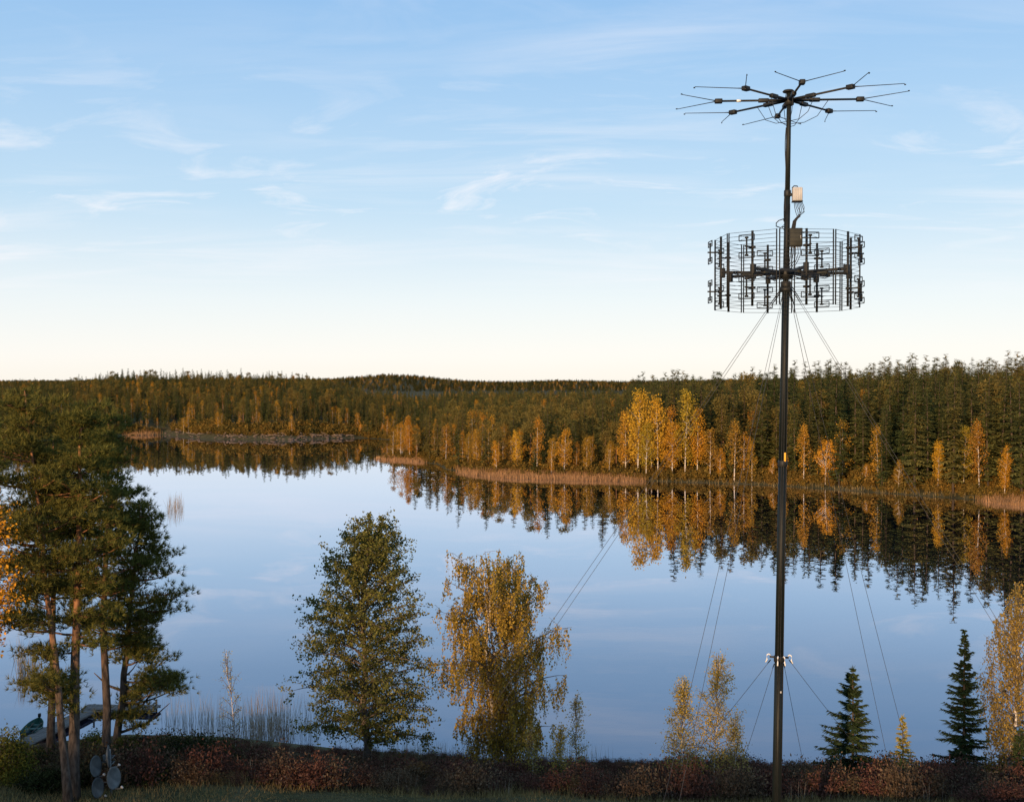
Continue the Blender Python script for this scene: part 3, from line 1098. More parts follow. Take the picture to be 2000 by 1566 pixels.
def near_pine(name, label, foot, top, pads, trunk_r, seed, bare=(), grp='pines on the near bank', low=None):
    """foot and top: world points. pads: list of (z fraction range, max radius, count, azimuth bias)"""
    r = np.random.default_rng(seed)
    foot, top = np.array(foot, float), np.array(top, float)
    e = empty(name, tuple(foot), label, 'tree', grp)
    ax = top - foot
    ts = np.linspace(0, 1, 12)
    wobx = np.cumsum(r.normal(size=12)) * .05
    woby = np.cumsum(r.normal(size=12)) * .04
    wobx -= ts * wobx[-1]
    woby -= ts * woby[-1]
    tp = ts[:, None] * ax + np.stack([wobx, woby, np.zeros(12)], -1)
    tp[0, 2] -= .3
    tr = G()
    tr.tube(tp, trunk_r * (1.0 - .86 * ts ** 1.15) * (1 + .35 * np.exp(-ts * 30)), 12)
    br, cr = G(), G()

    def tpos(t):
        return np.array([np.interp(t, ts, tp[:, i]) for i in range(3)])
    C_, A_ = [], []
    for (t0, t1, rad, cnt, azb) in pads:
        for _ in range(cnt):
            t = r.uniform(t0, t1)
            az = r.uniform(0, 2 * np.pi) if azb is None else azb + r.normal() * .8
            q = (t - t0) / (t1 - t0 + 1e-6)
            R = rad * (1 - .76 * q ** 1.4) * (r.uniform(.22, 1) ** .7)
            b = tpos(t)
            tip = b + np.array([np.cos(az) * R, np.sin(az) * R, R * r.uniform(-.12, .42)])
            pts = curve3(b - np.array([0, 0, R * .12]), tip, -R * .07, 5)
            br.tube(pts, np.linspace(.03 + .012 * R, .008, 5), 4, caps=False)
            nc = 3 + int(R * 2.0)
            for c in range(nc):
                f = r.uniform(.42, 1.03)
                cpos = b + (tip - b) * f + np.array([r.normal() * .26, r.normal() * .26, r.normal() * .10]) * (.5 + .28 * R)
                br.tube([b + (tip - b) * max(f - .22, .1), cpos], [.012, .005], 3, caps=False)
                nt_ = 13
                off = r.normal(size=(nt_, 3)) * np.array([.23, .23, .085])
                pos = cpos + off
                axv = off * 1.6 + (tip - b) / (R + .2) * .35 + np.array([0, 0, .65])
                axv /= np.linalg.norm(axv, axis=1, keepdims=True)
                C_.append(pos)
                A_.append(axv)
    cr.tufts(np.concatenate(C_), np.concatenate(A_), 12, .21, .0115, r, .6)
    for (t, az, L, rise) in bare:
        b = tpos(t)
        d = np.array([np.cos(az), np.sin(az), 0]) * L
        p1 = b + d * .55 + np.array([0, 0, rise * L * .3])
        p2 = b + d + np.array([0, 0, rise * L])
        lg = G()
        lg.tube([b, p1, p2], [.06, .045, .014], 6)
        lg.obj('limb', M['bark_pine'], e, smooth=True)
    tr.obj('trunk', M['bark_pine'], e, smooth=True)
    br.obj('branches', M['bark_pine'], e, smooth=True)
    cr.obj('crown', M['pine'], e)
    return e


def ground_at(px, Y):
    x = (px - CX) / F * Y
    return (x, Y, gz(x, Y))


def top_at(px, py, Y):
    p = at(px, py, Y)
    return (p.x, p.y, p.z)


near_pine('pine_tree', 'tall pine with slim reddish leaning trunk nearest the boat', ground_at(132, 39.5), top_at(48, 762, 40.5),
          [(.56, 1.0, 2.3, 58, None), (.40, .56, 2.0, 12, math.pi), (.24, .40, 1.9, 8, 3.3)], .14, 51)
near_pine('pine_tree', 'thickest pine with dark straight trunk between slimmer pines', ground_at(140, 40.5), top_at(160, 800, 41),
          [(.56, 1.0, 2.05, 56, None), (.40, .56, 1.9, 14, None), (.24, .42, 1.7, 10, 3.0)], .205, 52)
near_pine('pine_tree', 'straight pine rising just behind the satellite dishes', ground_at(206, 45.5), top_at(212, 820, 45.5),
          [(.50, 1.0, 2.25, 56, None), (.36, .52, 2.1, 10, .3)], .175, 53)
near_pine('pine_tree', 'leaning pine with low forked limbs overhanging the lake', ground_at(222, 46.5), top_at(272, 985, 46.5),
          [(.50, 1.0, 2.6, 56, None), (.27, .52, 2.6, 26, .1), (.10, .28, 2.5, 7, -.05)], .17, 54,
          bare=((.14, .2, 2.0, .55), (.20, .5, 1.6, .8), (.12, -.1, 2.2, .12), (.30, 2.9, 1.3, .5)))
near_pine('pine_tree', 'pine half out of view with broad crown beside the orange birch', ground_at(-70, 45), top_at(-50, 800, 45),
          [(.48, 1.0, 2.6, 76, None)], .20, 55)
near_pine('pine_tree', 'lower pine crown filling the gap within the pine group', ground_at(98, 49.5), top_at(104, 850, 49.5),
          [(.46, 1.0, 2.3, 66, None)], .17, 56)


def broadleaf(name, label, foot, top, prof, cb, nprim, nsec, nleaf, leaf, mat, bark, trunk_r, seed, grp=None, droop=0.0, rise=.5, aspect=.62, spread=.22, cat='tree', lean=None, strands=0, forks=1):
    """tree with trunk, limbs, twigs and one small face for each leaf; strands > 0 lets twigs hang"""
    r = np.random.default_rng(seed)
    foot, top = np.array(foot, float), np.array(top, float)
    H = top[2] - foot[2]
    e = empty(name, tuple(foot), label, cat, grp)
    tr, br, cr = G(), G(), G()
    ts = np.linspace(0, 1, 9)
    axes = []
    for k in range(forks):
        w = np.cumsum(r.normal(size=(9, 2)), 0) * .012 * H
        w -= ts[:, None] * w[-1]
        off = np.array([r.normal() * .07 * H, r.normal() * .05 * H, 0]) if k else np.zeros(3)
        tp = ts[:, None] * (top - foot) * (1 - .05 * k) + np.concatenate([w, np.zeros((9, 1))], 1) + (ts ** .8)[:, None] * off
        tp[0, 2] -= .3
        tr.tube(tp * np.array([1, 1, .86 if strands else .95]), np.maximum(trunk_r * (.75 if forks > 1 else 1) * (1 - ts) ** .9, .012) * (1 + .3 * np.exp(-ts * 25)), 9)
        axes.append(tp)
    P = []
    for i in range(nprim):
        tp = axes[i % forks]
        t = cb + (.985 - cb) * ((i + r.uniform(0, 1)) / nprim)
        R = prof(t) * H * r.uniform(.66, 1.04)
        az = i * 2.39996 + r.normal() * .3
        b = np.array([np.interp(t * (.82 if rise > 0 else 1.0), ts, tp[:, j]) for j in range(3)])
        tip = np.array([np.interp(t, ts, tp[:, j]) for j in range(3)]) + np.array([np.cos(az) * R, np.sin(az) * R, 0])
        tip[2] = min(tip[2] - (1 - rise) * R * .35, H * .995)
        pts = curve3(b, tip, R * .10, 6)
        br.tube(pts, np.linspace(trunk_r * .30 * (1 - .6 * t) + .01, .006, 6), 4, caps=False)
        for s in range(nsec):
            f = r.uniform(.28, 1.0)
            q = b + (tip - b) * f
            q[2] += R * .10 * 4 * f * (1 - f)
            d = np.array([r.normal(), r.normal(), r.normal() * .5 + .15])
            d /= np.linalg.norm(d)
            L = (.22 + .28 * R) * r.uniform(.6, 1.2)
            q2 = q + d * L
            br.tube([q, q2], [.010, .004], 3, caps=False)
            if strands:
                for _ in range(strands):
                    st = q + (q2 - q) * r.uniform(.2, 1.0)
                    ln = r.uniform(.5, 1.15) * droop
                    ln = min(ln, st[2] - .4)
                    if ln < .15:
                        continue
                    tt = np.linspace(0, 1, nleaf)
                    sx = np.array([r.normal(), r.normal(), 0]) * .13
                    c = st + np.outer(tt, sx) + np.outer(tt, [0, 0, -ln])
                    P.append(c + r.normal(size=c.shape) * .055)
                    br.tube([st, st + sx * .6 + np.array([0, 0, -ln * .55]), st + sx + np.array([0, 0, -ln])], [.005, .004, .003], 3, caps=False)
            else:
                f2 = r.uniform(0, 1.1, nleaf)
                P.append(q + np.outer(f2, q2 - q) + r.normal(size=(nleaf, 3)) * spread)
    pts = np.concatenate(P)
    cr.leaves(pts, leaf, aspect, r, .8 if strands else .25)
    tr.obj('trunk', M[bark], e, smooth=True)
    br.obj('branches', M[bark if bark != 'bark_birch' else 'bark_alder'], e)
    cr.obj('crown', M[mat], e)
    return e


def lens(lo, hi, mid, p=1.0):
    """crown outline: radius (fraction of height) at height fraction t"""
    def f(t):
        s = np.interp(t, [lo, mid, 1.0], [.55, 1.0, .05])
        return hi * s ** p
    return f


Y = 54.0
broadleaf('alder_tree', 'dark green broad alder on the near shore beside the golden weeping birch', ground_at(716, Y), top_at(722, 988, Y),
          lambda t: .275 * np.interp(t, [.1, .22, .38, .55, .7, .85, .95, 1.0], [.85, 1.0, .98, .92, .82, .60, .34, .10]), .14, 96, 14, 34, .064, 'alder', 'bark_alder', .21, 61, rise=.75, spread=.095)
Y = 55.0
broadleaf('birch_tree', 'golden brown weeping birch with white trunk next to the dark alder', ground_at(975, Y), top_at(955, 1046, Y),
          lambda t: .245 * np.interp(t, [.1, .3, .5, .7, .85, .95, 1.0], [.66, .86, .95, 1.0, .84, .55, .25]), .14, 78, 9, 16, .060, 'weeping', 'bark_birch', .17, 62, droop=1.05, rise=.95, strands=4, forks=3)
Y = 50.0
broadleaf('birch_tree', 'tall pale gold birch cut by the edge of view near the slim spruce', ground_at(1985, Y), top_at(1995, 1130, Y),
          lambda t: .165 * np.interp(t, [.1, .3, .5, .7, .85, 1.0], [.7, .9, 1.0, .95, .75, .2]), .10, 44, 7, 15, .055, 'birch_pale', 'bark_birch', .12, 63, droop=1.2, rise=.9, strands=3, forks=1)
Y = 38.5
broadleaf('birch_tree', 'orange leaved birch among the pine crowns at the edge of view', ground_at(-80, Y), top_at(-62, 850, Y),
          lambda t: .14 * np.interp(t, [.4, .6, .8, 1.0], [.6, 1.0, .9, .25]), .45, 40, 7, 30, .06, 'birch_orange', 'bark_birch', .12, 64, rise=.8, spread=.16)

SAP = [  # foot px, top py, Y, crown radius fraction, material, label
    (460, 1258, 57, .13, 'sapling_pale', 'thin almost bare sapling rising from the shore reeds'),
    (1126, 1346, 52, .10, 'sapling_pale', 'thin pale young birch in the shrubs, tallest of three'),
    (1092, 1412, 51, .11, 'sapling', 'small yellow sapling, middle one of three young birches'),
    (1043, 1418, 52, .13, 'sapling_pale', 'small greyish sapling closest to the weeping birch'),
    (1333, 1316, 50, .19, 'sapling', 'orange young birch beside a taller one by the guy wires'),
    (1400, 1268, 50, .19, 'sapling', 'taller young birch with feathery orange top by the mast'),
    (1438, 1396, 49, .19, 'sapling_pale', 'lowest young birch of three beside the mast'),
]
for i, (px, ty, Y, rad, mat, lab) in enumerate(SAP):
    broadleaf('young_birch', lab, ground_at(px, Y), top_at(px + (i % 3 - 1) * 4 - (14 if i == 0 else 0), ty, Y),
              lambda t, rad=rad: rad * np.interp(t, [.1, .3, .6, 1.0], [1.25, 1.1, .85, .10]), .16, [26, 26, 24, 24, 46, 50, 26][i], 4, [4, 13, 18, 13, 25, 25, 20][i], .040, mat, 'bark_birch', .032, 70 + i,
              grp='young birches on the near shore', rise=.95, spread=.10)


def near_spruce(label, px, ty, Y, Rf, seed, mat='dark_spruce', name='young_spruce', gap=.26, per=8, base=.04, twigs=15, nd_=.03):
    """young conifer: whorls of limbs, every limb carrying rows of drooping twigs"""
    r_ = np.random.default_rng(seed)
    foot = ground_at(px, Y)
    H = top_at(px, ty, Y)[2] - foot[2]
    R = H * Rf
    tr, br, cr = G(), G(), G()
    tr.tube([(0, 0, -.2), (.02, .01, H * .5), (0, 0, H)], [.011 * H + .02, .007 * H + .01, .008], 8)
    z = base
    zs = []
    while z < .985:
        zs.append(z)
        z += gap / H * (1.05 - .45 * z) * r_.uniform(.8, 1.2)
    zz_, Ls, azs = [], [], []
    for z in zs:
        a0 = r_.uniform(0, 6.283)
        m = max(4, int(per * (1.1 - .4 * z)))
        for k in range(m):
            zz_.append(z + r_.normal() * .016)
            azs.append(a0 + k * 6.283 / m + r_.normal() * .25)
            Ls.append(R * (1 - z) ** .9 * r_.uniform(.35, 1.2) * (1 + .18 * math.sin(azs[-1] + seed)) * min(1, .72 + 2.2 * z) + .05)
    z, L, az = np.array(zz_), np.array(Ls), np.array(azs)
    n = len(z)
    out_ = np.stack([np.cos(az), np.sin(az), np.zeros(n)], -1)
    sid = np.stack([-np.sin(az), np.cos(az), np.zeros(n)], -1)
    slope = .55 * z - .32 + r_.normal(size=n) * .17

    def P(t):
        p = out_ * (L * t)[:, None]
        p[:, 2] = z * H + L * (slope * t + .16 * t * t)
        return p
    for i in range(0, n):
        b = np.array([0, 0, z[i] * H])
        br.tube([b, out_[i] * L[i] + np.array([0, 0, z[i] * H + L[i] * (slope[i] + .16)])], [.012, .004], 3, caps=False)
    T = []
    for k in range(twigs):
        t = .12 + .9 * (k + r_.uniform(0, 1, n)) / twigs
        p = P(t)
        for sgn in (-1, 1):
            for rep_ in range(3):
                d = out_ * (.55 + .25 * r_.normal(size=(n, 1))) + sid * sgn * r_.uniform(.3, 1.0, (n, 1)) + np.array([0, 0, -.22]) + r_.normal(size=(n, 3)) * .2
                ln = (L * .36 * (1.1 - .8 * t) + .07)[:, None] * r_.uniform(.6, 1.2, (n, 1))
                w = np.cross(d, r_.normal(size=(n, 3)))
                w /= np.linalg.norm(w, axis=1, keepdims=True)
                e_ = p + d * ln
                T.append(np.stack([p - w * nd_, p + w * nd_, e_], 1))
    V = np.concatenate(T).reshape(-1, 3)
    cr.add(V, np.arange(len(V)).reshape(-1, 3))
    cr.tufts(np.array([[0, 0, H * .97]]), np.array([[0, 0, 1.0]]), 10, .22, .02, r_, .3)
    e = empty(name, foot, label, 'tree', 'young conifers on the near shore')
    tr.obj('trunk', M['bark_dark'], e)
    br.obj('branches', M['bark_dark'], e)
    cr.obj('crown', M[mat], e)
    return e


near_spruce('bushy dark young spruce just beyond the guy wires', 1668, 1300, 49, .31, 81)
near_spruce('slim tall dark spruce between the bushy spruce and the edge birch', 1886, 1232, 50, .185, 82)
near_spruce('small pale yellow larch between the two dark spruces', 1766, 1398, 49, .26, 83, 'larch', 'young_larch', .24, 6, .04, 9, .022)
near_spruce('small dark spruce at the foot of the edge birch', 1996, 1425, 47, .26, 84)


# ------------------------------------------------------------------ shrubs and grass
def bush_geo(h, R, nst, nl, leaf, rng_):
    g = G()
    P = []
    for i in range(nst):
        az = rng_.uniform(0, 6.283)
        q = R * rng_.uniform(.1, 1)
        top = np.array([np.cos(az) * q, np.sin(az) * q, h * rng_.uniform(.55, 1.05) * (1 - .35 * (q / R) ** 2)])
        b = np.array([np.cos(az) * q * .35, np.sin(az) * q * .35, -.1])
        g.tube([b, (b + top) / 2 + rng_.normal(size=3) * .04, top], [.014, .010, .005], 3, caps=False)
        f = rng_.uniform(.25, 1.05, nl)
        P.append(b + np.outer(f, top - b) + rng_.normal(size=(nl, 3)) * np.array([.13, .13, .09]))
    g.leaves(np.concatenate(P), leaf, .5, rng_, -.2)
    return g


rb = np.random.default_rng(91)
SHR = [bush_geo(1.0, .75, 34, 30, .045, rb).mesh('shrub_clump', M['shrub']) for _ in range(4)]
n = 7600
sx = rb.uniform(-27, 30, n)
sy = rb.uniform(42.4, 63, n)
sx = sx * sy / 50
k = thin(sx, sy, .56)
sx, sy = sx[k], sy[k]
dd = shore_dist(sx, sy)
z = height(sx, sy)
pxs = CX + F * sx / sy
edge = 44.0 + .6 * wob(sx, sy * 0, .5) - np.where(pxs < 470, 1.4, 0)
ok = (dd > .1) & (sy > edge) & (pxs > -80) & (pxs < 2090)
sx, sy, z, pxs = sx[ok], sy[ok], z[ok], pxs[ok]
# shrub height follows the thicket's outline: low enough to leave the water in view
line = np.interp(pxs, [0, 250, 450, 540, 640, 720, 1000, 1250, 1330, 1480, 1520, 1600, 1700, 2000], [1480, 1450, 1450, 1462, 1480, 1482, 1488, 1492, 1476, 1484, 1496, 1488, 1482, 1490])
maxz = CAM_H - (line - YH) / F * sy
hgt = np.clip((maxz - z) * rb.uniform(.45, 1.0, len(z)) * (.92 + .5 * wob(sx, sy, .8)) * np.where(rb.uniform(size=len(z)) < .07, 1.35, 1), .36, 1.7)
n = len(sx)
wd = np.clip(hgt * rb.uniform(.85, 1.3, n), .55, 1.2)
scatter('undergrowth', 'tangled dark red and brown shrub thicket along the near bank', SHR, np.stack([sx, sy, z - .05], -1),
        np.stack([np.zeros(n), np.zeros(n), rb.uniform(0, 6.28, n)], -1), np.stack([wd, wd, hgt], -1), rb.integers(0, 4, n), 'undergrowth')
print('shrubs', n)

BUSH = [  # px, top py, Y, radius, mat, label
    (305, 1434, 46.5, 2.0, 'bush_dark', 'wide dark willow bush between the dishes and the reeds'),
    (388, 1438, 47.0, 1.8, 'bush_dark', 'dark rounded bush with yellowish sprigs near the thin sapling'),
    (250, 1462, 45.2, 1.3, 'bush_dark', 'blackish bush directly behind the satellite dishes'),
    (350, 1492, 44.6, 1.4, 'bush_dark', 'low dark bush on the lawn side of the willow bush'),
    (78, 1512, 41.6, .9, 'bush_dark', 'small dark bush at the foot of the slim leaning pine'),
    (265, 1512, 43.2, 1.1, 'bush_dark', 'dark brown bush right against the satellite dishes'),
    (160, 1500, 43.0, .8, 'bush_dark', 'dark bush behind the thick pine trunk'),
    (60, 1478, 46, 1.2, 'bush_dark', 'dark bush beneath the slim leaning pine near the boat'),
    (8, 1420, 43.0, .9, 'bush_green', 'yellow green bush at the edge of view below the pines'),
    (30, 1510, 42.5, .9, 'bush_green', 'low light green bush by the foot of the pines'),
    (180, 1428, 51, .7, 'bush_green', 'green yellow bush by the landward end of the jetty'),
    (505, 1498, 46.5, .8, 'bush_orange', 'rusty orange low bush beside the dark willow'),
    (590, 1500, 46, .8, 'bush_orange', 'orange brown bush in front of the alder'),
    (820, 1494, 46.5, .7, 'bush_orange', 'rust coloured bush between alder and weeping birch'),
    (1600, 1512, 45.6, .55, 'bush_orange', 'small orange bush in the thicket near the mast foot'),
    (1735, 1478, 48, .5, 'bush_orange', 'small rusty bush between bushy spruce and larch'),
]
for i, (px, ty, Y, R, mat, lab) in enumerate(BUSH):
    foot = ground_at(px, Y)
    h = max(.6, top_at(px, ty, Y)[2] - foot[2])
    r_ = np.random.default_rng(200 + i)
    e = empty('bush', foot, lab, 'bush', 'bushes on the near bank')
    st, fo = G(), G()
    P = []
    nst = int(40 + 50 * R * h)
    for _ in range(nst):
        az = r_.uniform(0, 6.283)
        q = R * r_.uniform(.05, 1) ** .7
        tp = np.array([np.cos(az) * q, np.sin(az) * q, h * r_.uniform(.5, 1.04) * (1 - .45 * (q / R) ** 2)])
        b = tp * np.array([.3, .3, 0]) - np.array([0, 0, .1])
        st.tube([b, (b + tp) / 2 + r_.normal(size=3) * .06, tp], [.02, .013, .005], 4, caps=False)
        f = r_.uniform(.2, 1.05, 60)
        P.append(b + np.outer(f, tp - b) + r_.normal(size=(60, 3)) * .14)
    fo.leaves(np.concatenate(P), .06, .45, r_)
    st.obj('stems', M['bark_alder'], e)
    fo.obj('foliage', M[mat], e)

for k_, (x0_, x1_, y0_, y1_, n_, h_) in enumerate(((420, 660, 44.4, 58, 900, .95), (1180, 1320, 44.2, 50, 420, .8), (1540, 1960, 44.0, 49, 800, .75), (640, 1000, 44.0, 50, 700, .7))):
    wy = rb.uniform(y0_, y1_, n_)
    wx = (rb.uniform(x0_, x1_, n_) - CX) / F * wy
    kk = (wob(wx, wy, 1.1) + .4 * rb.normal(size=n_)) > .05
    wx, wy = wx[kk], wy[kk]
    reed_bed('dry_weeds', ('tan dry weeds between the dark willow and the alder', 'dry weed stalks in the thicket beside the young birches', 'dry weed stalks in the thicket around the spruces', 'dry weed stalks before the alder and weeping birch')[k_],
             np.stack([wx, wy, height(wx, wy) - .02], -1), h_, .011, 'reed_grey', 400 + k_)

# low growth filling the foot of the far forest
UND = [bush_geo(1.0, .7, 16, 16, .11, rb).mesh('understory_clump', M['understory']) for _ in range(3)]
ux, uy = polar(60000, -8, 29, 180, 345)
ux2, uy2 = polar(40000, -29, -4, 390, 490)
ux, uy = np.concatenate([ux, ux2]), np.concatenate([uy, uy2])
ud = shore_dist(ux, uy)
ok = (ud > .6) & (ud < 13) & ~((uy > 395) & (ud < 5) & (ux / uy < -.125) & (ux / uy > -.30))
ux, uy, ud = ux[ok], uy[ok], ud[ok]
k = thin(ux, uy, 1.25)
ux, uy, ud = ux[k], uy[k], ud[k]
n = len(ux)
uh = rb.uniform(.8, 2.6, n) * np.interp(ud, [1, 4, 13], [.55, 1, 1.2]) * np.where(uy > 395, 1.4, 1)
uw = uh * rb.uniform(.7, 1.1, n)
scatter('undergrowth', 'low olive and rusty brush at the foot of the far forest', UND, np.stack([ux, uy, height(ux, uy) - .05], -1),
        np.stack([np.zeros(n), np.zeros(n), rb.uniform(0, 6.28, n)], -1), np.stack([uw, uw, uh], -1), rb.integers(0, 3, n), 'undergrowth')
print('understory', n)

# grass: mown lawn edge and rough tufts before the thicket
n = 60000
gx = rb.uniform(-24, 24, n)
gy = 36 + 12.5 * rb.uniform(0, 1, n)
gx = gx * gy / 45
ok = np.abs(gx / gy) < .47
gx, gy = gx[ok], gy[ok]
zz = height(gx, gy)
tall = np.clip((gy - 42.3) / 1.5, 0, 1) * .42 * (.6 + .4 * wob(gx, gy, .9)) + .055 + .14 * np.clip((-gx - 8) / 5, 0, 1)
hh = tall * rb.uniform(.5, 1.3, len(gx))
a = rb.uniform(0, np.pi, len(gx))
s = np.stack([np.cos(a), np.sin(a), np.zeros(len(gx))], -1) * .013
p = np.stack([gx, gy, zz - .01], -1)
ln_ = rb.normal(size=p.shape) * .35 * hh[:, None]
ln_[:, 2] = hh
g = G()
g.add(np.stack([p - s, p + s, p + ln_], 1).reshape(-1, 3), np.arange(len(p) * 3).reshape(-1, 3))
tag(g.obj('grass', M['grass']), 'dull dry grass of the lawn edge before the thicket', 'grass', kind='stuff')


# ------------------------------------------------------------------ mast
MY = 37.0
M_FOOT_PX, M_TOP_PX = (1515.5, 1640), (1541.5, 178)


def mast_px(py):
    t = (py - M_TOP_PX[1]) / (M_FOOT_PX[1] - M_TOP_PX[1])
    return M_TOP_PX[0] + (M_FOOT_PX[0] - M_TOP_PX[0]) * t


def mast_pt(py):
    return at(mast_px(py), py, MY)


mtop = mast_pt(178)
mdir = (mast_pt(178) - mast_pt(1500)).normalized()
fz = gz(mast_pt(1600).x, MY)
mfoot = mast_pt(1500) - mdir * ((mast_pt(1500).z - fz) / mdir.z)
mast = empty('antenna_mast', mfoot, 'tall dark telescopic steel mast carrying two ring antennas', 'mast')


def ml(py):
    """position on the mast axis relative to its foot"""
    return mast_pt(py) - mfoot


secs = [(None, 1286, .150, .140), (1286, 905, .138, .126), (905, 556, .124, .112), (556, 378, .094, .088), (378, 178, .080, .070)]
for a, b, r0, r1 in secs:
    p0 = Vector((0, 0, -.2)) if a is None else ml(a)
    g = G()
    g.tube([p0, p0.lerp(ml(b), .5), ml(b)], [r0, (r0 + r1) / 2, r1], 20)
    g.obj('mast_section', M['mast'], mast, smooth=True)
for py, r0 in ((1286, .168), (905, .148), (556, .16), (378, .11)):
    c = ml(py)
    g = G()
    g.tube([c - mdir * .10, c - mdir * .08, c + mdir * .08, c + mdir * .10], [r0 * .9, r0, r0, r0 * .9], 20)
    g.obj('joint_collar', M['antenna'], mast)
# base plate and marker strip
g = G()
g.tube([(0, 0, -.02), (0, 0, .05)], [.42, .42], 20)
g.obj('base_plate', M['antenna'], mast)
c = ml(892)
g = G()
g.bevbox(c + Vector((.035, -.135, 0)), (.033, .008, .14), .005)
g.obj('marker_strip', M['marker'], mast)
c = ml(1349)
g = G()
g.bevbox(c + Vector((.03, -.146, 0)), (.03, .006, .03), .003)
g.obj('name_plate', M['galv'], mast)
# cables clipped to the shaft
for k, (a, dxy) in enumerate(((640, (-.06, -.115)), (640, (.0, -.128)), (620, (.085, -.09)))):
    g = G()
    pts = [ml(py) + Vector((dxy[0] * s, dxy[1] * s, 0)) for py, s in ((1600, 1.25), (1300, 1.2), (1000, 1.1), (800, 1.05), (600, 1.0), (560, 1.25), (500, .85), (400, .8))]
    g.tube(pts, .011, 6)
    g.obj('cable', M['cable'], mast)
g = G()
pts = [ml(py) + Vector((-.085 - .02 * math.sin(py * .05), -.03, 0)) for py in range(250, 440, 14)]
g.tube(pts, .014, 6)
g.obj('cable', M['cable'], mast)
g = G()
pts = [ml(py) + Vector((-.07, -.055, 0)) for py in range(236, 440, 17)]
g.tube(pts, .012, 6)
g.obj('cable', M['cable'], mast)
# guy brackets on the low collar
c = ml(1283)
GUY_AZ = {'a': 212, 'b': 300, 'c': 32, 'd': 120}      # degrees, anticlockwise from +x
for k, (sx_, sy_) in enumerate(((-1, .3), (-.35, -1), (.25, -1), (1, -.2))):
    v = Vector((sx_, sy_, 0)).normalized()
    g = G()
    rot = Matrix.Rotation(math.atan2(v.y, v.x), 3, 'Z')
    g.bevbox(c + v * .21 + Vector((0, 0, .0)), (.085, .016, .03), .006, rot)
    br_ = g.obj('guy_bracket', M['antenna'], mast)
    g = G()
    p = c + v * .29
    pts = [p + v * x + Vector((0, 0, z_)) for x, z_ in ((-.02, .05), (.03, .09), (.08, .06), (.10, 0), (.08, -.08), (.13, -.18))]
    g.tube(pts, .022, 6)
    g.obj('white_shackle', M['white'], br_)
# guy collar under the ring
gc = ml(561)
g = G()
g.tube([gc - mdir * .16, gc - mdir * .12, gc - mdir * .02, gc], [.15, .20, .20, .15], 16)
g.obj('guy_collar', M['antenna'], mast)


def guy(label, s_px, via_px, Y, r_, grp, dead=.6):
    """guy wire from the mast that runs through a photo pixel and is pegged into the ground at distance Y"""
    p0 = at(s_px[0], s_px[1], MY)
    sl = (via_px[0] - s_px[0]) / (via_px[1] - s_px[1])
    py = 1500.0
    for _ in range(12):
        px = s_px[0] + sl * (py - s_px[1])
        x = (px - CX) / F * Y
        zg = gz(x, Y)
        py = to_px((x, Y, zg))[1]
    p1 = Vector((x, Y, zg))
    e = empty('guy_wire', tuple(p1), label, 'wire', grp)
    d = p0 - p1
    n_ = d.normalized()
    g = G()
    ts = np.linspace(0, 1, 9)
    pts = [Vector(d * t) - Vector((0, 0, .10 * 4 * t * (1 - t))) for t in ts]
    g.tube(pts, r_, 5)
    g.obj('wire', M['wire'], e)
    g = G()
    g.tube([d - n_ * dead, d - n_ * (dead * .5), d], [r_ * 1.6, r_ * 2.6, r_ * 2.0], 6)
    g.obj('turnbuckle', M['antenna'], e)
    g = G()
    g.tube([(0, 0, .12), (0, 0, -.3)], [.03, .02], 6)
    g.tube([(0, 0, .13), (.05, 0, .16), (0, 0, .2), (-.05, 0, .16), (0, 0, .13)], .012, 5, caps=False)
    g.obj('ground_peg', M['antenna'], e)


UP = 'upper guy wires of the mast'
guy('upper guy wire reaching down towards the weeping birch, first of a pair', (1527, 562), (1170, 1075), 43.6, .0075, UP)
guy('upper guy wire reaching down towards the weeping birch, second of a pair', (1529, 564), (1062, 1252), 43.2, .0075, UP)
guy('upper guy wire passing the orange young birch, first of a pair', (1531, 566), (1349, 1340), 27.2, .0062, UP)
guy('upper guy wire passing the taller young birch, second of a pair', (1533, 566), (1372, 1345), 26.4, .0062, UP)
guy('upper guy wire running down to the bushy spruce side, first of a pair', (1541, 566), (1724, 1420), 48.3, .008, UP)
guy('upper guy wire ending at the pale larch, second of a pair', (1543, 566), (1762, 1410), 48.6, .008, UP)
guy('upper guy wire heading for the edge birch, first of a pair', (1545, 562), (1941, 1205), 30.4, .0062, UP)
guy('upper guy wire heading for the edge birch, second of a pair', (1547, 560), (1936, 1178), 31.0, .0062, UP)
LOW = 'lower guy wires of the mast'
guy('lower guy wire slanting from white shackle to the young birches', (1505, 1288), (1425, 1385), 49.5, .0075, LOW, .3)
guy('steep lower guy wire on the young birch side of the mast', (1512, 1296), (1455, 1475), 45.5, .007, LOW, .3)
guy('steep lower guy wire on the spruce side of the mast', (1531, 1296), (1570, 1480), 46.0, .0075, LOW, .3)
guy('lower guy wire slanting from white shackle to the bushy spruce', (1541, 1288), (1635, 1403), 50.2, .0075, LOW, .3)

# ------------------------------------------------------------------ upper star antenna
top_hub = mast_pt(196)
star = empty('star_antenna', tuple(top_hub), 'star of eight dark arms with thin forked rods on the mast top', 'antenna')
g = G()
g.tube([(0, 0, -.18), (0, 0, -.15), (0, 0, .08), (0, 0, .10)], [.09, .15, .15, .09], 16)
g.obj('hub', M['antenna'], star)
g = G()
g.tube([(0, 0, .09), (0, 0, .22)], [.05, .05], 10)
for k in range(4):
    a = k * math.pi / 2 + .4
    g.tube([(.13 * math.cos(a), .13 * math.sin(a), .08), (.10 * math.cos(a), .10 * math.sin(a), .26)], [.012, .012], 5)
g.tube([(-.02, 0, .24), (-.02, 0, .27), (-.02, 0, .31), (-.02, 0, .33)], [.17, .19, .15, .05], 14)
g.obj('cap', M['antenna'], star)


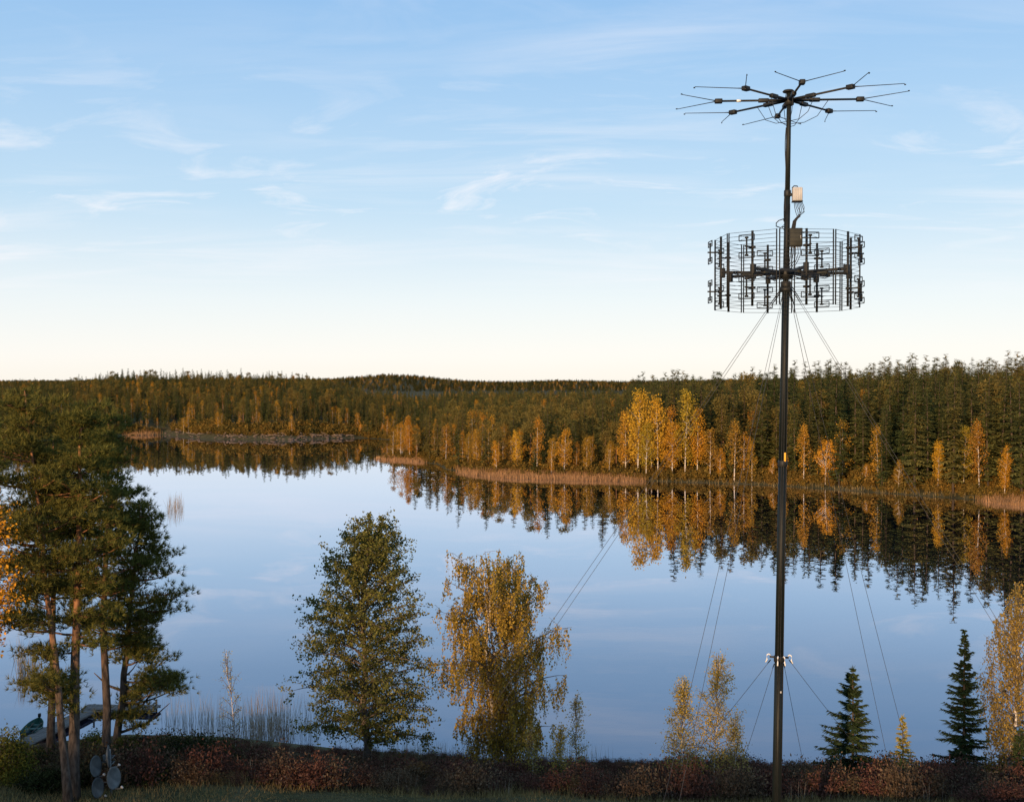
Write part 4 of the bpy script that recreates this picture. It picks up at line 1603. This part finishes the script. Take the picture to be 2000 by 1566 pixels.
def azd(deg):
    a = math.radians(deg)
    return Vector((math.sin(a), -math.cos(a), 0))


ARM_R = 2.14
for k in range(8):
    a = -3.5 + 45 * k
    d = azd(a)
    up = Vector((0, 0, 1))
    g = G()
    L = ARM_R
    g.tube([d * .10, d * (L * .36), d * (L * .37), d * L], [.050, .050, .034, .032], 8)
    arm = g.obj('arm', M['antenna'], star)
    g = G()
    rot = Matrix.Rotation(math.atan2(d.y, d.x), 3, 'Z')
    g.bevbox(d * (L * .37), (.16, .065, .06), .02, rot)
    g.obj('arm_clamp', M['antenna'], arm)
    g = G()
    g.bevbox(d * (L + .05), (.12, .085, .07), .03, rot)
    g.obj('feed_box', M['antenna'], arm)
    for s in (-1, 1):
        dd_ = azd(a + s * 39)
        g = G()
        p0 = d * (L + .08)
        g.tube([p0, p0 + dd_ * .25, p0 + dd_ * 1.53 + up * (.03 if k % 2 else -.01)], [.022, .013, .010], 6)
        g.tube([p0 + dd_ * 1.52, p0 + dd_ * 1.57], [.02, .018], 6)
        g.obj('rod', M['antenna'], arm)
    if k == 6:
        g = G()
        g.tube([d * (L * .70), d * (L * .76)], [.042, .042], 10)
        g.obj('white_tape', M['white'], arm)
    # feed cable sagging from the arm to the mast
    g = G()
    q0 = d * (L * (.33 + .12 * (k % 3)))
    q1 = mast_pt(232 + 5 * (k % 4)) - top_hub + d * .08
    pts = [q0, q0.lerp(q1, .3) - up * .28, q0.lerp(q1, .65) - up * .22, q1]
    g.tube(pts, .010, 5)
    g.obj('feed_cable', M['cable'], arm)

# ------------------------------------------------------------------ ring antenna
hub = mast_pt(533)
ring = empty('ring_antenna', tuple(hub), 'eight sided ring antenna of wire panels and small dipoles round the mast', 'antenna')
g = G()
g.tube([(0, 0, -.20), (0, 0, -.17), (0, 0, .12), (0, 0, .15)], [.14, .22, .22, .14], 16)
g.obj('hub', M['antenna'], ring)
RF, HW, ZT, ZB = 2.07, .81, 1.12, -1.14
NW = 19
wire_me = None


def frame_pts(d, s, z):
    t = Vector((-d.y, d.x, 0))
    return d * RF + t * s + Vector((0, 0, z))


wg = G()
wg.tube([(-HW, 0, 0), (HW, 0, 0)], [.0065, .0065], 4)
wire_me = wg.mesh('reflector_wire', M['antenna'])
for k in range(8):
    a = -41.5 + 45 * k
    d = azd(a)
    t = Vector((-d.y, d.x, 0))
    rz = math.atan2(t.y, t.x)
    rotz_ = Matrix.Rotation(rz, 3, 'Z')
    g = G()
    g.tube([frame_pts(d, 0, ZB), frame_pts(d, 0, ZT)], [.038, .038], 8)
    pan = g.obj('panel_post', M['antenna'], ring)
    for s in (-1, 1):
        g = G()
        g.tube([frame_pts(d, s * HW, ZB + .01), frame_pts(d, s * HW, ZT - .01)], [.021, .021], 6)
        g.obj('edge_post', M['antenna'], pan)
    for i in range(NW):
        z_ = ZT - .02 + (ZB - ZT + .04) * i / (NW - 1)
        w = link('reflector_wire', wire_me, pan, frame_pts(d, 0, z_))
        w.rotation_euler = (0, 0, rz)
    # radial arm with clamp
    g = G()
    g.bevbox(d * (RF * .5 + .08), (RF * .5 - .1, .045, .045), .01, Matrix.Rotation(math.atan2(d.y, d.x), 3, 'Z'))
    arm = g.obj('arm', M['antenna'], ring)
    g = G()
    g.bevbox(d * (RF - .05) - Vector((0, 0, .02)), (.08, .07, .15), .02, Matrix.Rotation(math.atan2(d.y, d.x), 3, 'Z'))
    g.obj('arm_clamp', M['antenna'], arm)
    g = G()
    g.bevbox(d * (RF * .60) + Vector((0, 0, -.075)), (.16, .06, .035), .012, Matrix.Rotation(math.atan2(d.y, d.x), 3, 'Z'))
    g.obj('amplifier', M['olive_box'], arm)
    g = G()
    q = d * (RF * .75)
    g.tube([q + Vector((0, 0, -.05)), q * .8 + Vector((0, 0, -.16)), q * .55 + Vector((0, 0, -.10)), q * .3 + Vector((0, 0, -.19)), q * .12 + Vector((0, 0, -.1))], .012, 5)
    g.obj('feed_cable', M['cable'], arm)
    for zc_ in (.62, -.60):
        base_ = d * (RF + .34)
        c = base_ + Vector((0, 0, zc_))
        g = G()
        g.tube([c + Vector((0, 0, -.29)), c + Vector((0, 0, .29))], [.026, .026], 6)
        for zz_ in (.26, -.26):
            for (s0, s1) in ((-1, 1),):
                w_, h_ = .26, .085
                cc = c + Vector((0, 0, zz_))
                co = [cc + t * (w_ * x) + Vector((0, 0, h_ * y)) for x, y in ((-1, -1), (1, -1), (1, 1), (-1, 1), (-1, -1))]
                for p, q in zip(co[:-1], co[1:]):
                    g.tube([p, q], [.015, .015], 5)
                g.tube([co[0], cc, co[3]], [.009] * 3, 4)
                g.tube([co[1], cc, co[2]], [.009] * 3, 4)
                g.bevbox(cc, (.05, .03, .03), .008, rotz_)
        dip = g.obj('dipole', M['antenna'], pan)
        g = G()
        g.tube([d * (RF - .06) + Vector((0, 0, zc_)), d * (RF + .42) + Vector((0, 0, zc_))], [.026, .026], 6)
        g.bevbox(d * (RF + .02) + Vector((0, 0, zc_)), (.10, .05, .035), .01, rotz_)
        g.obj('standoff', M['antenna'], dip)

# ------------------------------------------------------------------ boxes on the mast
p = at(1557, 380, MY - .12)
b1 = empty('junction_box', tuple(p), 'pale ribbed box on the upper mast', 'box')
g = G()
g.bevbox((0, 0, 0), (.150, .12, .215), .035)
g.obj('case', M['beige'], b1)
for i in range(5):
    g = G()
    g.bevbox((-.11 + .055 * i, -.125, 0), (.012, .012, .19), .005)
    g.obj('cooling_rib', M['beige'], b1)
g = G()
g.bevbox((0, 0, -.225), (.155, .125, .018), .008)
g.obj('bottom_plate', M['antenna'], b1)
g = G()
g.tube([(-.16, 0, .20), (-.10, 0, .265), (.0, 0, .26), (.02, 0, .2)], [.018] * 4, 6)
g.tube([(-.26, .1, 0), (-.12, .02, 0)], [.05, .05], 8)
g.obj('mounting_bracket', M['antenna'], b1)
cbl = empty('cable_bundle', tuple(at(1550, 430, MY - .12)), 'loose black cables looping below the pale box', 'cables')
cb0 = at(1550, 430, MY - .12)
for k in range(7):
    g = G()
    x0 = 1551 + 2.6 * k
    q = [at(x0, 395, MY - .12 + .03 * (k % 3)), at(x0 + 1 + k * .5, 405, MY - .1), at(x0 + 3 + (k % 3) * 2, 414, MY - .14),
         at(1557 + (k % 4) * 2, 423, MY - .1), at(1549 + k, 432, MY - .13), at(1546 + k * 1.2, 446, MY - .13), at(1549 + 1.5 * k, 458, MY - .2)]
    g.tube([p_ - cb0 for p_ in q], .011, 5)
    g.obj('cable', M['cable'], cbl)
g = G()
q = [at(1540, 423, MY), at(1530, 428, MY - .1), at(1521, 431, MY - .15), at(1516, 436, MY - .15), at(1516, 442, MY - .1), at(1524, 445, MY), at(1539, 440, MY)]
g.tube([p_ - cb0 for p_ in q], .017, 6)
g.obj('cable_loop', M['cable'], cbl)
g = G()
q = [at(1529, 428, MY - .1), at(1533, 437, MY - .1), at(1527, 443, MY - .05), at(1535, 455, MY)]
g.tube([p_ - cb0 for p_ in q], .010, 5)
g.obj('cable', M['cable'], cbl)
p = at(1554, 464, MY - .2)
b2 = empty('equipment_cabinet', tuple(p), 'dark olive cabinet on the mast inside the ring antenna', 'box')
g = G()
g.bevbox((0, 0, 0), (.195, .11, .285), .02)
g.obj('case', M['olive_box'], b2)
g = G()
g.bevbox((0, -.113, 0), (.165, .008, .25), .006)
dr = g.obj('door', M['olive_box'], b2)
g = G()
g.bevbox((.13, -.13, 0), (.012, .012, .05), .004)
g.obj('handle', M['galv'], dr)
for i in range(5):
    g = G()
    x = -.14 + .07 * i
    g.tube([(x, 0, -.28), (x, 0, -.33)], [.02, .02], 8)
    g.obj('cable_gland', M['galv'], b2)
    g = G()
    e_ = mast_pt(525) - p + Vector((.06 + .07 * (i - 2), -.1, 0))
    g.tube([(x, 0, -.32), (x + .01 * (i - 2), -.02, -.5), Vector((x * .8, -.02, -.65)).lerp(e_, .3), e_], .011, 5)
    g.obj('cable', M['cable'], b2)
g = G()
g.tube([(-.25, .18, .1), (-.1, .02, .1)], [.045, .045], 8)
g.tube([(-.25, .18, -.1), (-.1, .02, -.1)], [.045, .045], 8)
g.obj('mounting_bracket', M['antenna'], b2)


# ------------------------------------------------------------------ satellite dishes
DY = 41.0
pole_foot = Vector(ground_at(214, DY + .25))
pole = empty('dish_pole', tuple(pole_foot), 'short steel pole with side arms holding four satellite dishes', 'pole')
ptop = at(214, 1462, DY + .25) - pole_foot
g = G()
g.tube([(0, 0, -.2), tuple(ptop)], [.04, .04], 10)
g.obj('post', M['dish'], pole)


def dish(label, px, py, w, yaw, tilt, Y=DY):
    """offset dish seen obliquely; its feed arm leaves the lower rim"""
    c = at(px, py, Y)
    e = empty('satellite_dish', tuple(c), label, 'satellite dish', 'satellite dishes under the pines')
    e.rotation_euler = (0, math.radians(tilt), math.radians(yaw))
    nr2, na2 = 7, 28
    g = G()
    V = []
    for side in (0, 1):
        for i in range(nr2):
            q = (i / (nr2 - 1))
            for j in range(na2):
                a = 2 * math.pi * j / na2
                y_, z_ = math.cos(a) * q * w, math.sin(a) * q * w * 1.12
                V.append((.24 * w * q * q - (.012 * side), y_, z_))
    V = np.array(V)
    fs = []
    for side in (0, 1):
        o_ = side * nr2 * na2
        for i in range(nr2 - 1):
            for j in range(na2):
                j2 = (j + 1) % na2
                f = [o_ + i * na2 + j, o_ + i * na2 + j2, o_ + (i + 1) * na2 + j2, o_ + (i + 1) * na2 + j]
                fs.append(f if side == 0 else f[::-1])
    o_ = nr2 * na2
    for j in range(na2):
        j2 = (j + 1) % na2
        fs.append([(nr2 - 1) * na2 + j, (nr2 - 1) * na2 + j2, o_ + (nr2 - 1) * na2 + j2, o_ + (nr2 - 1) * na2 + j])
    g.add(V, fs)
    g.obj('reflector', M['dish'], e, smooth=True)
    g = G()
    g.tube([(.2 * w, 0, -w * 1.02), (.55 * w, 0, -w * 1.08), (1.15 * w, 0, -w * .98)], [.016, .016, .016], 6)
    arm = g.obj('feed_arm', M['dish'], e)
    g = G()
    g.tube([(1.22 * w, 0, -w * .98), (1.10 * w, 0, -w * .90), (1.02 * w, 0, -w * .84)], [.03, .035, .045], 10)
    g.obj('receiver_head', M['galv'], arm)
    g = G()
    g.bevbox((-.06, 0, 0), (.06, .07, .09), .015)
    br_ = g.obj('back_bracket', M['dish'], e)
    return e


dish('grey satellite dish at upper position, facing the reeds', 184, 1496, .33, -17, -8)
dish('grey satellite dish lowest of the four', 188, 1538, .32, -19, -8, DY - .1)
dish('thin edge-on satellite dish behind the others', 208, 1478, .36, 12, -4, DY + .35)
dish('grey satellite dish closest to the dark bush', 219, 1519, .35, -22, -8, DY - .15)
for (px, py) in ((188, 1496), (192, 1536), (212, 1484), (220, 1518)):
    g = G()
    q = at(px, py, DY + .05) - pole_foot
    g.tube([(q.x - .10, q.y + .02, q.z), (q.x - .12, q.y + .40, q.z), (0, .36, q.z), (0, 0, q.z)], [.022] * 4, 8)
    g.obj('side_arm', M['dish'], pole)

# ------------------------------------------------------------------ jetty and rowing boat
jet = empty('jetty', (-26.5, 67.5, 0), 'weathered plank jetty beside the green boat', 'jetty')
rj = np.random.default_rng(301)
JO = Vector((-26.5, 67.5, 0))
paths = [(Vector((-27.0, 63.6, .27)), Vector((-25.6, 71.0, .27)), 1.15, 26), (Vector((-26.15, 71.75, .27)), Vector((-21.6, 71.55, .27)), 1.2, 18)]
pm = {}
for a, b, wdt, n in paths:
    d = (b - a)
    L = d.length
    d.normalize()
    yaw = math.atan2(d.y, d.x)
    g = G()
    g.bevbox((0, 0, 0), (L / n / 2 - .012, wdt / 2, .022), .005)
    me = g.mesh('plank', M['dock'])
    for i in range(n):
        o = link('plank', me, jet, a + d * (L * (i + .5) / n) - JO + Vector((0, 0, rj.normal() * .004)))
        o.rotation_euler = (rj.normal() * .006, rj.normal() * .006, yaw + rj.normal() * .012)
    t = Vector((-d.y, d.x, 0))
    for s in (-1, 1):
        g = G()
        g.tube([a - JO + t * (s * wdt * .4) + Vector((0, 0, -.08)), b - JO + t * (s * wdt * .4) + Vector((0, 0, -.08))], [.05, .05], 6)
        g.obj('beam', M['dock'], jet)
        for f in (.08, .5, .93):
            g = G()
            p_ = a.lerp(b, f) - JO + t * (s * (wdt * .5 + .05))
            g.tube([p_ + Vector((0, 0, -2)), p_ + Vector((0, 0, .32 if f > .8 else .02))], [.065, .06], 8)
            g.obj('pile', M['dock'], jet)

boat = empty('rowing_boat', (-27.55, 67.5, 0.0), 'green rowing boat with dark motor moored at the jetty', 'boat')
boat.rotation_euler = (0, 0, math.radians(97))
boat.scale = (.8, .78, .78)
st = np.linspace(-1, 1, 15)            # stern to bow along local x
BL = 1.6
halfw = np.interp(st, [-1, -.6, 0, .5, .8, 1], [.50, .62, .68, .52, .28, .02])
sheer = np.interp(st, [-1, 0, 1], [.42, .38, .62])
keel = np.interp(st, [-1, .6, 1], [-.10, -.12, .18])
prof = [(-1, 1.0), (-.96, .55), (-.78, .18), (-.4, .03), (0, 0), (.4, .03), (.78, .18), (.96, .55), (1, 1.0)]


def hull(shrink, lift):
    V = []
    for x, w, s_, k_ in zip(st, halfw, sheer, keel):
        for (u_, v_) in prof:
            V.append((x * BL * (1 - .02 * shrink), u_ * max(w - .03 * shrink, .008), k_ + lift + (s_ - k_ - lift) * v_))
    m_ = len(prof)
    fs = [[i * m_ + j, (i + 1) * m_ + j, (i + 1) * m_ + j + 1, i * m_ + j + 1] for i in range(len(st) - 1) for j in range(m_ - 1)]
    return np.array(V), np.array(fs), m_


V, fs, m_ = hull(0, 0)
g = G()
g.add(V, fs[:, ::-1])
g.add(V[:m_], [list(range(m_))])
g.obj('hull', M['boat_dark'], boat, smooth=True)
V, fs, m_ = hull(1, .03)
g = G()
g.add(V, fs)
g.add(V[:m_], [list(range(m_))[::-1]])
g.obj('inside', M['boat'], boat, smooth=True)
for s in (-1, 1):
    g = G()
    g.tube([(x * BL, s * (w - .01), h_ + .01) for x, w, h_ in zip(st, halfw, sheer)], .024, 6)
    g.obj('gunwale', M['boat'], boat)
for x in (-1.2, -.1, .9):
    w = float(np.interp(x / BL, st, halfw)) - .04
    g = G()
    g.bevbox((x, 0, .26), (.13, w, .018), .006)
    g.obj('thwart', M['boat_in'], boat)
for s in (-1, 1):
    g = G()
    g.tube([(-1.3, s * .22, .31), (.8, s * .30, .33)], [.02, .02], 6)
    g.bevbox((1.05, s * .31, .335), (.26, .06, .012), .004)
    g.obj('oar', M['log'], boat)
mot = G()
mot.bevbox((1.62, 0, .78), (.12, .10, .13), .04)
mot.tube([(1.65, 0, .70), (1.69, 0, .2)], [.05, .035], 8)
mot.obj('motor', M['black'], boat)
print('faces', sum(len(o.data.polygons) for o in bpy.data.objects if o.type == 'MESH'), 'objects', len(scene.objects))
